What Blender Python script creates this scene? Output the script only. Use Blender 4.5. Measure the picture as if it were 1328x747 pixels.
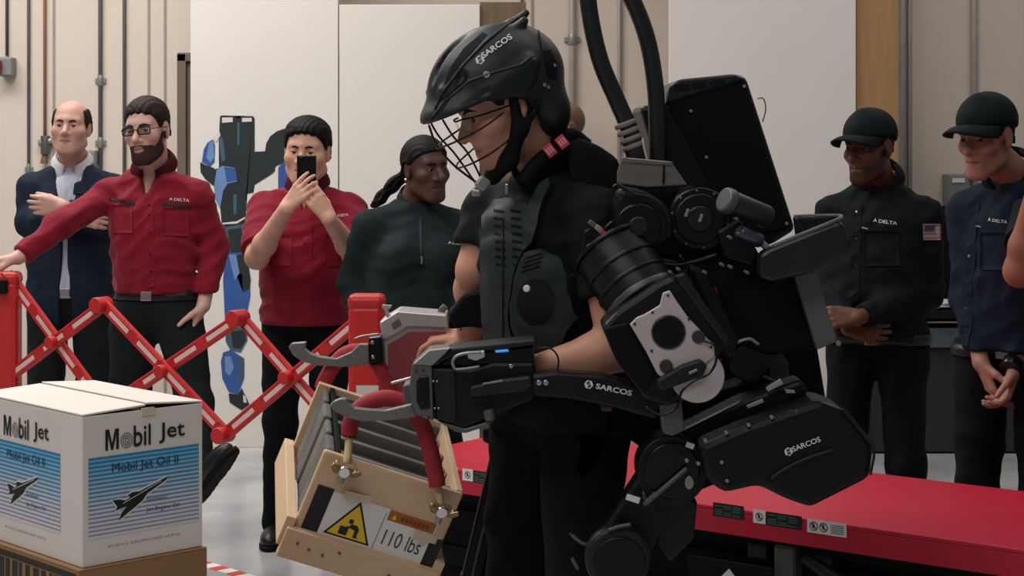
import bpy, bmesh, math, random
import numpy as np
from mathutils import Vector, Matrix
from mathutils.bvhtree import BVHTree

for _o in list(bpy.data.objects):
    bpy.data.objects.remove(_o, do_unlink=True)
SC = bpy.context.scene
COL = SC.collection
random.seed(7)

# ------------------------------------------------------------------ camera
IMG_W, IMG_H = 1328.0, 747.0
FPX = 2300.0            # focal length in pixels
HOR = 185.0             # horizon row
CAMZ = 1.60
cam_d = bpy.data.cameras.new('camera')
cam_d.sensor_width = 36.0
cam_d.lens = FPX / IMG_W * 36.0
cam_d.shift_y = -(IMG_H / 2 - HOR) / IMG_W
cam_d.clip_start = 0.05
cam = bpy.data.objects.new('camera', cam_d)
cam.location = (0, 0, CAMZ)
cam.rotation_euler = (math.pi / 2, 0, 0)
COL.objects.link(cam)
SC.camera = cam

# ------------------------------------------------------------------ light
w = bpy.data.worlds.new('world')
SC.world = w
w.use_nodes = True
w.node_tree.nodes['Background'].inputs[0].default_value = (0.92, 0.96, 1.0, 1)
w.node_tree.nodes['Background'].inputs[1].default_value = 0.125


def area(name, loc, size, energy, col=(1, 0.965, 0.92), rot=(0, 0, 0)):
    l = bpy.data.lights.new(name, 'AREA')
    l.shape = 'RECTANGLE'
    l.size, l.size_y = size
    l.energy = energy
    l.color = col
    o = bpy.data.objects.new(name, l)
    o.location = loc
    o.rotation_euler = rot
    COL.objects.link(o)
    return o


# rows of fluorescent tubes under the hall ceiling
area('ceiling_tubes_a', (-3.0, 7.6, 4.6), (4.2, 1.4), 205)
area('ceiling_tubes_b', (2.4, 8.0, 4.6), (3.0, 1.2), 36)
area('ceiling_tubes_c', (-2.2, 4.3, 4.6), (3.2, 1.4), 112)
area('ceiling_tubes_d', (1.8, 4.6, 4.6), (2.6, 1.2), 24)
area('ceiling_tubes_e', (-1.8, 0.6, 4.4), (4.0, 1.6), 95)

SC.view_settings.view_transform = 'Standard'
SC.view_settings.look = 'None'
SC.view_settings.exposure = 0.0
SC.view_settings.gamma = 1.0
SC.view_settings.use_curve_mapping = False


# ------------------------------------------------------------------ helpers
def W(px, py, Y):
    """the point at distance Y that the lens puts on pixel (px, py)"""
    return Vector(((px - IMG_W / 2) * Y / FPX, Y, CAMZ - (py - HOR) * Y / FPX))


def Wf(px, py, z=0.0):
    """the point of the level z under pixel (px, py)"""
    return W(px, py, (CAMZ - z) * FPX / (py - HOR))


def lin(c):
    r = []
    for v in c[:3]:
        v = v / 255.0
        r.append(v / 12.92 if v <= 0.04045 else ((v + 0.055) / 1.055) ** 2.4)
    return (r[0], r[1], r[2], 1.0)


MATS = {}


def mat(name, rgb, rough=0.6, metal=0.0, var=0.08, vscale=12.0, bump=0.0, bscale=40.0,
        spec=0.5, attr=None, stretch=None, coat=0.0, emit=None, sheen=0.0):
    if name in MATS:
        return MATS[name]
    m = bpy.data.materials.new(name)
    m.use_nodes = True
    nt = m.node_tree
    b = nt.nodes['Principled BSDF']
    b.inputs['Roughness'].default_value = rough
    b.inputs['Metallic'].default_value = metal
    b.inputs['Specular IOR Level'].default_value = spec
    if coat:
        b.inputs['Coat Weight'].default_value = coat
        b.inputs['Coat Roughness'].default_value = 0.15
    if sheen:
        b.inputs['Sheen Weight'].default_value = sheen
        b.inputs['Sheen Roughness'].default_value = 0.5
    tc = nt.nodes.new('ShaderNodeTexCoord')
    mp = nt.nodes.new('ShaderNodeMapping')
    nt.links.new(tc.outputs['Object'], mp.inputs[0])
    if stretch:
        mp.inputs['Scale'].default_value = stretch
    nz = nt.nodes.new('ShaderNodeTexNoise')
    nz.inputs['Scale'].default_value = vscale
    nz.inputs['Detail'].default_value = 5
    nt.links.new(mp.outputs[0], nz.inputs['Vector'])
    c = lin(rgb)
    mx = nt.nodes.new('ShaderNodeMix')
    mx.data_type = 'RGBA'
    mx.blend_type = 'MULTIPLY'
    mx.inputs[0].default_value = 1.0
    rp = nt.nodes.new('ShaderNodeMapRange')
    rp.inputs['From Min'].default_value = 0.25
    rp.inputs['From Max'].default_value = 0.75
    rp.inputs['To Min'].default_value = 1 - var
    rp.inputs['To Max'].default_value = 1 + var
    nt.links.new(nz.outputs['Fac'], rp.inputs[0])
    nt.links.new(rp.outputs[0], mx.inputs[7])
    if attr:
        at = nt.nodes.new('ShaderNodeAttribute')
        at.attribute_name = attr
        nt.links.new(at.outputs['Color'], mx.inputs[6])
    else:
        mx.inputs[6].default_value = c
    nt.links.new(mx.outputs[2], b.inputs['Base Color'])
    if bump:
        nb = nt.nodes.new('ShaderNodeTexNoise')
        nb.inputs['Scale'].default_value = bscale
        nb.inputs['Detail'].default_value = 3
        nt.links.new(mp.outputs[0], nb.inputs['Vector'])
        bp = nt.nodes.new('ShaderNodeBump')
        bp.inputs['Strength'].default_value = bump
        bp.inputs['Distance'].default_value = 0.01
        nt.links.new(nb.outputs['Fac'], bp.inputs['Height'])
        nt.links.new(bp.outputs[0], b.inputs['Normal'])
    if emit:
        b.inputs['Emission Color'].default_value = lin(emit[:3])
        b.inputs['Emission Strength'].default_value = emit[3]
    MATS[name] = m
    return m


def origin_of(o):
    """world origin of the thing a part hangs under"""
    while o is not None and o.parent is not None:
        o = o.parent
    return Vector(o.location) if o is not None else Vector((0, 0, 0))


def link(name, me, m, parent=None, label=None, smooth=False):
    o = bpy.data.objects.new(name, me)
    if m is not None:
        if isinstance(m, (list, tuple)):
            for q in m:
                me.materials.append(q)
        else:
            me.materials.append(m)
    COL.objects.link(o)
    if parent is not None:
        o.parent = parent
    if label:
        o['label'] = label
    if smooth:
        me.polygons.foreach_set('use_smooth', [True] * len(me.polygons))
    return o


def mesh_obj(name, verts, faces, m, parent=None, label=None, smooth=False, mids=None):
    """verts in world coordinates"""
    off = origin_of(parent) if parent is not None else Vector((0, 0, 0))
    me = bpy.data.meshes.new(name)
    me.from_pydata([tuple(Vector(v) - off) for v in verts], [], [tuple(f) for f in faces])
    if mids is not None:
        me.polygons.foreach_set('material_index', mids)
    me.update()
    return link(name, me, m, parent, label, smooth)


def bm_obj(name, bm, m, parent=None, label=None, smooth=False):
    off = origin_of(parent) if parent is not None else Vector((0, 0, 0))
    bmesh.ops.recalc_face_normals(bm, faces=bm.faces[:])
    bmesh.ops.translate(bm, vec=-off, verts=bm.verts[:])
    me = bpy.data.meshes.new(name)
    bm.to_mesh(me)
    bm.free()
    o = link(name, me, m, parent, label, smooth)
    return o


def thing(name, loc, label, cat, group=None, kind=None):
    o = bpy.data.objects.new(name, None)
    o.empty_display_size = 0.1
    o.location = loc
    COL.objects.link(o)
    tag(o, label, cat, group, kind)
    return o


def tag(o, label=None, cat=None, group=None, kind=None):
    if label:
        o['label'] = label
    if cat:
        o['category'] = cat
    if group:
        o['group'] = group
    if kind:
        o['kind'] = kind
    return o


def bev(bm, amount, seg=2, geom=None):
    if amount > 0:
        bmesh.ops.bevel(bm, geom=bm.edges[:] if geom is None else geom, offset=amount,
                        segments=seg, profile=0.5, affect='EDGES', clamp_overlap=True)


def add_box(bm, c, sx, sy, sz, ax=None, bevel=0.0):
    """box with centre c, sizes, axes ax = (x, y, z) unit vectors"""
    tmp = bmesh.new()
    bmesh.ops.create_cube(tmp, size=1.0)
    bmesh.ops.scale(tmp, vec=(sx, sy, sz), verts=tmp.verts[:])
    bev(tmp, bevel)
    if ax is None:
        M = Matrix.Identity(3)
    else:
        M = Matrix((ax[0], ax[1], ax[2])).transposed()
    c = Vector(c)
    mp = {}
    for v in tmp.verts:
        mp[v] = bm.verts.new(M @ v.co + c)
    for f in tmp.faces:
        bm.faces.new([mp[v] for v in f.verts])
    tmp.free()


def box(name, c, sx, sy, sz, m, parent=None, ax=None, bevel=0.003, label=None):
    bm = bmesh.new()
    add_box(bm, c, sx, sy, sz, ax, bevel)
    return bm_obj(name, bm, m, parent, label)


def frame_of(d):
    d = Vector(d).normalized()
    up = Vector((0, 0, 1)) if abs(d.z) < 0.9 else Vector((1, 0, 0))
    a = d.cross(up).normalized()
    b = a.cross(d).normalized()
    return a, b, d


def add_cyl(bm, a, b, ra, rb=None, seg=24, bevel=0.0):
    a, b = Vector(a), Vector(b)
    rb = ra if rb is None else rb
    u, v, d = frame_of(b - a)
    tmp = bmesh.new()
    L = (b - a).length
    r0, r1 = [], []
    for i in range(seg):
        t = 2 * math.pi * i / seg
        q = u * math.cos(t) + v * math.sin(t)
        r0.append(tmp.verts.new(a + q * ra))
        r1.append(tmp.verts.new(b + q * rb))
    c0 = tmp.faces.new(r0)
    c1 = tmp.faces.new(r1[::-1])
    for i in range(seg):
        j = (i + 1) % seg
        tmp.faces.new([r0[i], r1[i], r1[j], r0[j]])
    if bevel:
        bev(tmp, min(bevel, L * 0.4, ra * 0.6), 2, list(c0.edges) + list(c1.edges))
    mp = {}
    for q in tmp.verts:
        mp[q] = bm.verts.new(q.co)
    for f in tmp.faces:
        nf = bm.faces.new([mp[q] for q in f.verts])
        nf.smooth = len(f.verts) == 4
    tmp.free()


def cyl(name, a, b, r, m, parent=None, rb=None, seg=24, bevel=0.002, label=None):
    bm = bmesh.new()
    add_cyl(bm, a, b, r, rb, seg, bevel)
    return bm_obj(name, bm, m, parent, label)


def catmull(pts, n=8, closed=False):
    pts = [Vector(p) for p in pts]
    out = []
    N = len(pts)
    rng = range(N) if closed else range(N - 1)
    for i in rng:
        if closed:
            p0, p1, p2, p3 = pts[(i - 1) % N], pts[i], pts[(i + 1) % N], pts[(i + 2) % N]
        else:
            p1, p2 = pts[i], pts[i + 1]
            p0 = pts[i - 1] if i > 0 else p1 * 2 - p2
            p3 = pts[i + 2] if i + 2 < N else p2 * 2 - p1
        for k in range(n):
            t = k / n
            out.append(0.5 * ((2 * p1) + (p2 - p0) * t + (2 * p0 - 5 * p1 + 4 * p2 - p3) * t * t
                              + (3 * p1 - p0 - 3 * p2 + p3) * t ** 3))
    if not closed:
        out.append(pts[-1])
    return out


def add_tube(bm, pts, r, seg=10, closed=False):
    """pts already dense; r a number or one per point"""
    N = len(pts)
    rings = []
    prev = None
    for i, p in enumerate(pts):
        if closed:
            d = pts[(i + 1) % N] - pts[i - 1]
        else:
            d = pts[min(i + 1, N - 1)] - pts[max(i - 1, 0)]
        d.normalize()
        if prev is None:
            u, v, _ = frame_of(d)
        else:
            u = prev - d * prev.dot(d)
            u.normalize()
            v = d.cross(u)
        prev = u.copy()
        rr = r[i] if isinstance(r, (list, tuple)) else r
        rings.append([bm.verts.new(p + (u * math.cos(2 * math.pi * k / seg) + v * math.sin(2 * math.pi * k / seg)) * rr)
                      for k in range(seg)])
    last = N if closed else N - 1
    for i in range(last):
        a, b = rings[i], rings[(i + 1) % N]
        for k in range(seg):
            f = bm.faces.new([a[k], a[(k + 1) % seg], b[(k + 1) % seg], b[k]])
            f.smooth = True
    if not closed:
        bm.faces.new(rings[0][::-1])
        bm.faces.new(rings[-1])


def tube(name, pts, r, m, parent=None, n=8, seg=10, closed=False, label=None, raw=False):
    bm = bmesh.new()
    p = [Vector(q) for q in pts] if raw else catmull(pts, n, closed)
    if isinstance(r, (list, tuple)) and not raw:
        k = len(r) - 1
        r = [float(np.interp(i / (len(p) - 1) * k, range(k + 1), r)) for i in range(len(p))]
    add_tube(bm, p, r, seg, closed)
    return bm_obj(name, bm, m, parent, label)


def plane_ray(px, py, P0, n):
    d = W(px, py, 1.0) - Vector((0, 0, CAMZ))
    o = Vector((0, 0, CAMZ))
    t = (P0 - o).dot(n) / d.dot(n)
    return o + d * t


def add_prism(bm, pts, ext, bevel=0.0, seg=2):
    """closed 3D outline pts extruded by vector ext"""
    tmp = bmesh.new()
    a = [tmp.verts.new(p) for p in pts]
    b = [tmp.verts.new(Vector(p) + ext) for p in pts]
    tmp.faces.new(a)
    tmp.faces.new(b[::-1])
    n = len(pts)
    for i in range(n):
        j = (i + 1) % n
        tmp.faces.new([a[i], b[i], b[j], a[j]])
    bmesh.ops.recalc_face_normals(tmp, faces=tmp.faces[:])
    bev(tmp, bevel, seg)
    mp = {}
    for q in tmp.verts:
        mp[q] = bm.verts.new(q.co)
    for f in tmp.faces:
        try:
            bm.faces.new([mp[q] for q in f.verts])
        except ValueError:
            pass
    tmp.free()


def slab(name, px, Y, thick, m, parent=None, yaw=0.0, pitch=0.0, bevel=0.004, label=None, seg=2):
    """a solid whose near face has the outline px (pixels) in the plane at distance Y (turned by yaw / pitch)"""
    cx = sum(p[0] for p in px) / len(px)
    cy = sum(p[1] for p in px) / len(px)
    P0 = W(cx, cy, Y)
    n = (Matrix.Rotation(math.radians(yaw), 3, 'Z') @ Matrix.Rotation(math.radians(pitch), 3, 'X')) @ Vector((0, 1, 0))
    pts = [plane_ray(x, y, P0, n) for x, y in px]
    bm = bmesh.new()
    add_prism(bm, pts, n * thick, bevel, seg)
    return bm_obj(name, bm, m, parent, label)


def sheet(name, fn, nu, nv, thick, m, parent=None, label=None, smooth=True, closed_u=False):
    """curved sheet with thickness; fn(u, v) in 0..1 -> world point"""
    P = [[Vector(fn(i / (nu if closed_u else nu - 1), j / (nv - 1))) for j in range(nv)] for i in range(nu)]
    N = []
    for i in range(nu):
        row = []
        for j in range(nv):
            if closed_u:
                du = P[(i + 1) % nu][j] - P[i - 1][j]
            else:
                du = P[min(i + 1, nu - 1)][j] - P[max(i - 1, 0)][j]
            dv = P[i][min(j + 1, nv - 1)] - P[i][max(j - 1, 0)]
            q = du.cross(dv)
            row.append(q.normalized() if q.length > 1e-12 else Vector((0, 0, 1)))
        N.append(row)
    V = [P[i][j] + N[i][j] * (thick / 2) for i in range(nu) for j in range(nv)]
    V += [P[i][j] - N[i][j] * (thick / 2) for i in range(nu) for j in range(nv)]
    o2 = nu * nv
    F = []
    ru = nu if closed_u else nu - 1
    for i in range(ru):
        i2 = (i + 1) % nu
        for j in range(nv - 1):
            a, b, c, d = i * nv + j, i2 * nv + j, i2 * nv + j + 1, i * nv + j + 1
            F.append((a, b, c, d))
            F.append((a + o2, d + o2, c + o2, b + o2))
        F.append((i * nv, i * nv + o2, i2 * nv + o2, i2 * nv))
        e = nv - 1
        F.append((i * nv + e, i2 * nv + e, i2 * nv + e + o2, i * nv + e + o2))
    if not closed_u:
        for j in range(nv - 1):
            F.append((j, j + 1, j + 1 + o2, j + o2))
            s = (nu - 1) * nv
            F.append((s + j, s + j + o2, s + j + 1 + o2, s + j + 1))
    return mesh_obj(name, V, F, m, parent, label, smooth)


# ---- lettering and flat print
def text_geo(s, bold=0.0, space=1.0):
    cu = bpy.data.curves.new('lettering', 'FONT')
    cu.body = s
    cu.size = 1.0
    cu.offset = bold
    cu.space_character = space
    cu.resolution_u = 3
    o = bpy.data.objects.new('lettering', cu)
    COL.objects.link(o)
    bpy.context.view_layer.update()
    dg = bpy.context.evaluated_depsgraph_get()
    me = bpy.data.meshes.new_from_object(o.evaluated_get(dg))
    V = np.array([v.co[:2] for v in me.vertices])
    F = [tuple(p.vertices) for p in me.polygons]
    bpy.data.meshes.remove(me)
    bpy.data.objects.remove(o, do_unlink=True)
    bpy.data.curves.remove(cu)
    return V, F


def text(name, s, o, xd, yd, width, height, m, parent=None, bold=0.0, tgt=None, lift=0.0012, label=None, space=1.0):
    """lettering fitted into the rectangle (o lower left, unit axes xd, yd); tgt: BVH to lay it on"""
    V, F = text_geo(s, bold, space)
    lo, hi = V.min(0), V.max(0)
    n = Vector(xd).cross(Vector(yd)).normalized()
    P = []
    for v in V:
        q = Vector(o) + Vector(xd) * ((v[0] - lo[0]) / (hi[0] - lo[0]) * width) + Vector(yd) * ((v[1] - lo[1]) / (hi[1] - lo[1]) * height)
        P.append(drop(q, n, tgt, lift))
    return mesh_obj(name, P, F, m, parent, label)


def drop(q, n, tgt, lift):
    if tgt is None:
        return q + n * lift
    h = tgt.ray_cast(q + n * 0.15, -n, 0.4)
    if h[0] is None:
        h = tgt.find_nearest(q)
    return h[0] + n * lift


def patch(name, o, xd, yd, width, height, m, parent=None, tgt=None, lift=0.0012, nu=6, nv=6, label=None, thick=0.0, poly=None):
    """thin print or cloth patch laid on a surface"""
    n = Vector(xd).cross(Vector(yd)).normalized()
    o, xd, yd = Vector(o), Vector(xd), Vector(yd)
    if poly is not None:
        P = [drop(o + xd * (a * width) + yd * (b * height), n, tgt, lift) for a, b in poly]
        bm = bmesh.new()
        bm.faces.new([bm.verts.new(p) for p in P])
        bmesh.ops.triangulate(bm, faces=bm.faces[:])
        off = origin_of(parent) if parent is not None else Vector((0, 0, 0))
        bmesh.ops.translate(bm, vec=-off, verts=bm.verts[:])
        me = bpy.data.meshes.new(name)
        bm.to_mesh(me)
        bm.free()
        return link(name, me, m, parent, label)
    if tgt is None:
        nu = nv = 2
    P = [drop(o + xd * (i / (nu - 1) * width) + yd * (j / (nv - 1) * height), n, tgt, lift) for i in range(nu) for j in range(nv)]
    F = [(i * nv + j, (i + 1) * nv + j, (i + 1) * nv + j + 1, i * nv + j + 1) for i in range(nu - 1) for j in range(nv - 1)]
    if thick:
        k = len(P)
        P += [p - n * thick for p in P]
        F += [tuple(q + k for q in f[::-1]) for f in F]
        rim = [i * nv for i in range(nu)] + [(nu - 1) * nv + j for j in range(1, nv)] + \
              [i * nv + nv - 1 for i in range(nu - 2, -1, -1)] + [j for j in range(nv - 2, 0, -1)]
        for a, b in zip(rim, rim[1:] + rim[:1]):
            F.append((a, a + k, b + k, b))
    return mesh_obj(name, P, F, m, parent, label, smooth=tgt is not None)


def fill_poly(P):
    """triangles of a flat closed outline"""
    from mathutils.geometry import tessellate_polygon
    return [tuple(t) for t in tessellate_polygon([[Vector(p) for p in P]])]


def bvh(o):
    me = o.data
    off = origin_of(o)
    return BVHTree.FromPolygons([v.co + off for v in me.vertices], [tuple(p.vertices) for p in me.polygons])


# ------------------------------------------------------------------ soft bodies: distance fields
def A3(v):
    return np.array([v[0], v[1], v[2]], dtype=np.float32)


def smin(a, b, k):
    h = np.clip(0.5 + 0.5 * (b - a) / k, 0, 1)
    return b + (a - b) * h - k * h * (1 - h)


def smax(a, b, k):
    return -smin(-a, -b, k)


def sd_ell(P, c, r, R=None):
    q = P - A3(c)
    if R is not None:
        q = q @ R
    r = np.array(r, dtype=np.float32)
    k0 = np.linalg.norm(q / r, axis=1)
    k1 = np.linalg.norm(q / (r * r), axis=1) + 1e-9
    return k0 * (k0 - 1.0) / k1


def sd_sph(P, c, r):
    return np.linalg.norm(P - A3(c), axis=1) - r


def sd_cap(P, a, b, ra, rb=None):
    rb = ra if rb is None else rb
    a, b = A3(a), A3(b)
    ab = b - a
    q = P - a
    t = np.clip(q @ ab / max(float(ab @ ab), 1e-9), 0, 1)
    return np.linalg.norm(q - t[:, None] * ab, axis=1) - (ra + (rb - ra) * t)


def sd_box(P, c, hs, R=None, r=0.0):
    q = P - A3(c)
    if R is not None:
        q = q @ R
    q = np.abs(q) - (np.array(hs, dtype=np.float32) - r)
    return np.linalg.norm(np.maximum(q, 0), axis=1) + np.minimum(q.max(1), 0) - r


def near(P, c, rad, fn):
    """fn only close to c, a plain bound elsewhere"""
    d = np.linalg.norm(P - A3(c), axis=1) - rad
    m = d < 0.07
    if m.any():
        d[m] = fn(P[m])
    return np.maximum(d, -0.05)


def wrinkle(P, amp, scale, seed):
    rs = np.random.RandomState(seed)
    o = np.zeros(len(P), dtype=np.float32)
    Q = P + 0.03 * np.sin(P[:, [1, 2, 0]] * 23 + seed)
    for i in range(6):
        d = rs.normal(size=3)
        d[2] *= 1.5
        d /= np.linalg.norm(d)
        o += np.abs(np.sin((Q @ d.astype(np.float32)) * scale * (0.6 + 0.25 * i) + rs.uniform(0, 6.28))) / 6
    return amp * (o - 0.6) * 2


def grid_sdf(f, lo, hi, h):
    lo = np.array(lo, dtype=np.float32)
    hi = np.array(hi, dtype=np.float32)
    B = 8
    nb = np.maximum(1, np.ceil((hi - lo) / (h * B)).astype(int))
    ii = np.stack(np.meshgrid(*[np.arange(k) for k in nb], indexing='ij'), -1).reshape(-1, 3)
    cen = lo + (ii.astype(np.float32) + 0.5) * (B * h)
    dc = np.concatenate([f(c) for c in np.array_split(cen, max(1, len(cen) // 200000))])
    n = nb * B + 1
    D = np.repeat(np.repeat(np.repeat(dc.reshape(nb), B, 0), B, 1), B, 2)
    D = np.pad(D, ((0, 1), (0, 1), (0, 1)), mode='edge').astype(np.float32)
    act = np.abs(dc) < B * h * 0.87 * 1.35 + 0.008
    bi = ii[act]
    loc = np.stack(np.meshgrid(*[np.arange(B + 1)] * 3, indexing='ij'), -1).reshape(-1, 3)
    for chunk in np.array_split(bi, max(1, len(bi) // 400)):
        if len(chunk) == 0:
            continue
        idx = (chunk[:, None, :] * B + loc[None]).reshape(-1, 3)
        D[idx[:, 0], idx[:, 1], idx[:, 2]] = f(lo + idx.astype(np.float32) * h)
    return D, lo, n


def surface(f, lo, hi, h):
    D, lo, n = grid_sdf(f, lo, hi, h)
    S = D < 0
    nx, ny, nz = D.shape
    c = np.zeros((nx - 1, ny - 1, nz - 1), dtype=np.int8)
    offs = [(i, j, k) for i in (0, 1) for j in (0, 1) for k in (0, 1)]
    for i, j, k in offs:
        c += S[i:nx - 1 + i, j:ny - 1 + j, k:nz - 1 + k]
    act = (c > 0) & (c < 8)
    idx = np.argwhere(act)
    vid = -np.ones(act.shape, dtype=np.int32)
    vid[act] = np.arange(len(idx))
    cv = {o: D[idx[:, 0] + o[0], idx[:, 1] + o[1], idx[:, 2] + o[2]] for o in offs}
    acc = np.zeros((len(idx), 3))
    cnt = np.zeros(len(idx))
    for a in offs:
        for ax in range(3):
            if a[ax] == 0:
                b = list(a)
                b[ax] = 1
                b = tuple(b)
                va, vb = cv[a], cv[b]
                msk = (va < 0) != (vb < 0)
                t = np.where(msk, va / np.where(msk, va - vb, 1), 0)
                p = np.zeros((len(idx), 3))
                p[:] = a
                p[:, ax] = t
                acc += p * msk[:, None]
                cnt += msk
    V = lo + h * (idx + acc / np.maximum(cnt, 1)[:, None])
    Fs = []
    cells = {0: [(0, -1, -1), (0, 0, -1), (0, 0, 0), (0, -1, 0)],
             1: [(-1, 0, -1), (-1, 0, 0), (0, 0, 0), (0, 0, -1)],
             2: [(-1, -1, 0), (0, -1, 0), (0, 0, 0), (-1, 0, 0)]}
    for ax in range(3):
        s0 = [slice(1, -1)] * 3
        s1 = [slice(1, -1)] * 3
        s0[ax] = slice(0, -1)
        s1[ax] = slice(1, None)
        a, b = S[tuple(s0)], S[tuple(s1)]
        for flip, msk in ((False, a & ~b), (True, ~a & b)):
            e = np.argwhere(msk)
            if len(e) == 0:
                continue
            e = e + np.array([0 if q == ax else 1 for q in range(3)])
            q = np.stack([vid[e[:, 0] + o[0], e[:, 1] + o[1], e[:, 2] + o[2]] for o in cells[ax]], 1)
            Fs.append(q[:, ::-1] if flip else q)
    F = np.concatenate(Fs) if Fs else np.zeros((0, 4), int)
    F = F[(F >= 0).all(1)]
    return V.astype(np.float32), F


def soft(name, f, lo, hi, h, m, parent=None, label=None, colf=None):
    """mesh the field f (world coordinates) as one smooth part"""
    V, F = surface(f, lo, hi, h)
    off = origin_of(parent) if parent is not None else Vector((0, 0, 0))
    me = bpy.data.meshes.new(name)
    me.vertices.add(len(V))
    me.vertices.foreach_set('co', (V - A3(off)).ravel())
    me.loops.add(F.size)
    me.polygons.add(len(F))
    me.loops.foreach_set('vertex_index', F.ravel().astype(np.int32))
    me.polygons.foreach_set('loop_start', np.arange(0, F.size, 4, dtype=np.int32))
    me.polygons.foreach_set('use_smooth', np.ones(len(F), dtype=bool))
    me.update(calc_edges=True)
    me.validate()
    if colf is not None:
        a = me.color_attributes.new('tint', 'FLOAT_COLOR', 'POINT')
        a.data.foreach_set('color', np.concatenate([colf(V), np.ones((len(V), 1))], 1).astype(np.float32).ravel())
    return link(name, me, m, parent, label)


def bounds(pts, pad):
    a = np.array([A3(p) for p in pts])
    return a.min(0) - pad, a.max(0) + pad
# ------------------------------------------------------------------ materials of the place
M_wall = mat('painted_wall', (214, 200, 187), 0.85, var=0.03, vscale=1.5, bump=0.05, bscale=60)
M_panel = mat('white_panel_board', (226, 219, 213), 0.7, var=0.02, vscale=2)
M_wood = mat('plywood', (166, 127, 84), 0.7, var=0.12, vscale=5, stretch=(6, 6, 0.5))
M_wood2 = mat('stained_plywood', (112, 90, 66), 0.7, var=0.12, vscale=5, stretch=(6, 6, 0.5))
M_seam = mat('panel_joint', (158, 146, 136), 0.8)
M_pipe = mat('galvanised_conduit', (176, 170, 164), 0.5, 0.3, var=0.1)
M_pipeo = mat('orange_conduit', (176, 120, 92), 0.5)
M_greybox = mat('grey_enamel', (128, 130, 132), 0.5)
M_darkdoor = mat('brown_steel_door', (112, 98, 88), 0.6)
M_black = mat('black_plastic', (8, 10.5, 11), 0.42, spec=0.32, var=0.15, vscale=8, bump=0.03, bscale=200)
M_blackg = mat('glossy_black', (6, 8, 8.5), 0.24, spec=0.4, var=0.1)
M_blackm = mat('matt_black', (7, 9, 9.5), 0.75, spec=0.2, var=0.15)
M_dgrey = mat('dark_grey_shell', (23, 29, 30), 0.45, spec=0.35, var=0.1)
M_mgrey = mat('mid_grey_metal', (92, 92, 92), 0.45, 0.3, var=0.1)
M_lgrey = mat('light_grey_metal', (150, 150, 146), 0.38, 0.5, var=0.1)
M_silver = mat('brushed_aluminium', (196, 192, 190), 0.35, 0.6, var=0.06, stretch=(1, 1, 12))
M_chrome = mat('bright_steel', (215, 212, 210), 0.18, 1.0, var=0.05)
M_white = mat('white_print', (228, 226, 224), 0.6, var=0.02)
M_offwhite = mat('worn_white_print', (205, 203, 200), 0.7, var=0.06)
M_ink = mat('black_print', (22, 20, 24), 0.6, var=0.02)
M_red = mat('red_barrier_plastic', (190, 36, 36), 0.42, var=0.08, vscale=9)
M_redtab = mat('red_table_paint', (188, 21, 52), 0.5, var=0.06, vscale=4)
M_strip = mat('reflective_strip', (226, 190, 182), 0.5, var=0.08, vscale=30)
M_card = mat('brown_cardboard', (150, 112, 76), 0.85, var=0.06, vscale=6)
M_cardw = mat('white_cardboard', (226, 217, 208), 0.8, var=0.03, vscale=5)
M_attr = mat('coloured_print', (255, 255, 255), 0.65, var=0.02, attr='tint')

# floor: polished concrete
def floor_mat():
    m = bpy.data.materials.new('polished_concrete')
    m.use_nodes = True
    nt = m.node_tree
    b = nt.nodes['Principled BSDF']
    tc = nt.nodes.new('ShaderNodeTexCoord')
    n1 = nt.nodes.new('ShaderNodeTexNoise')
    n1.inputs['Scale'].default_value = 2.2
    n1.inputs['Detail'].default_value = 8
    nt.links.new(tc.outputs['Object'], n1.inputs['Vector'])
    n2 = nt.nodes.new('ShaderNodeTexNoise')
    n2.inputs['Scale'].default_value = 26
    n2.inputs['Detail'].default_value = 3
    nt.links.new(tc.outputs['Object'], n2.inputs['Vector'])
    r = nt.nodes.new('ShaderNodeValToRGB')
    r.color_ramp.elements[0].position = 0.3
    r.color_ramp.elements[0].color = lin((150, 150, 152))
    r.color_ramp.elements[1].position = 0.72
    r.color_ramp.elements[1].color = lin((192, 191, 190))
    nt.links.new(n1.outputs['Fac'], r.inputs[0])
    r2 = nt.nodes.new('ShaderNodeValToRGB')          # dark paint flecks
    r2.color_ramp.elements[0].position = 0.24
    r2.color_ramp.elements[0].color = (0.25, 0.25, 0.26, 1)
    r2.color_ramp.elements[1].position = 0.29
    r2.color_ramp.elements[1].color = (1, 1, 1, 1)
    nt.links.new(n2.outputs['Fac'], r2.inputs[0])
    mx = nt.nodes.new('ShaderNodeMix')
    mx.data_type = 'RGBA'
    mx.blend_type = 'MULTIPLY'
    mx.inputs[0].default_value = 1
    nt.links.new(r.outputs[0], mx.inputs[6])
    nt.links.new(r2.outputs[0], mx.inputs[7])
    nt.links.new(mx.outputs[2], b.inputs['Base Color'])
    b.inputs['Roughness'].default_value = 0.22
    return m


WY = 10.0      # back wall
PY = 9.31      # white boards standing before it


def structure(o, label=None):
    o['kind'] = 'structure'
    if label:
        o['label'] = label
    return o


structure(box('floor', (0, 4.6, -0.05), 13, 12.4, 0.1, floor_mat(), bevel=0), 'polished light grey concrete hall floor')
wall = structure(box('wall_back', (0, WY + 0.1, 2.3), 13, 0.2, 4.6, M_wall, bevel=0), 'beige painted back wall with conduits')
for x in (70, 193, 214, 690, 1330):
    p = W(x, 0, WY)
    box('joint', (p.x, WY - 0.002, 2.3), 0.012, 0.012, 4.6, M_seam, wall, bevel=0)
base = structure(box('baseboard_back', (0, WY - 0.008, 0.05), 13, 0.016, 0.1, M_seam, bevel=0.003), 'low grey baseboard along the back wall')


def board(name, x0, x1, ztop, Y, th, m, label):
    a, b = W(x0, 0, Y).x, W(x1, 0, Y).x
    return structure(box(name, ((a + b) / 2, Y + th / 2, ztop / 2), b - a, th, ztop, m, bevel=0.003), label)


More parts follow.
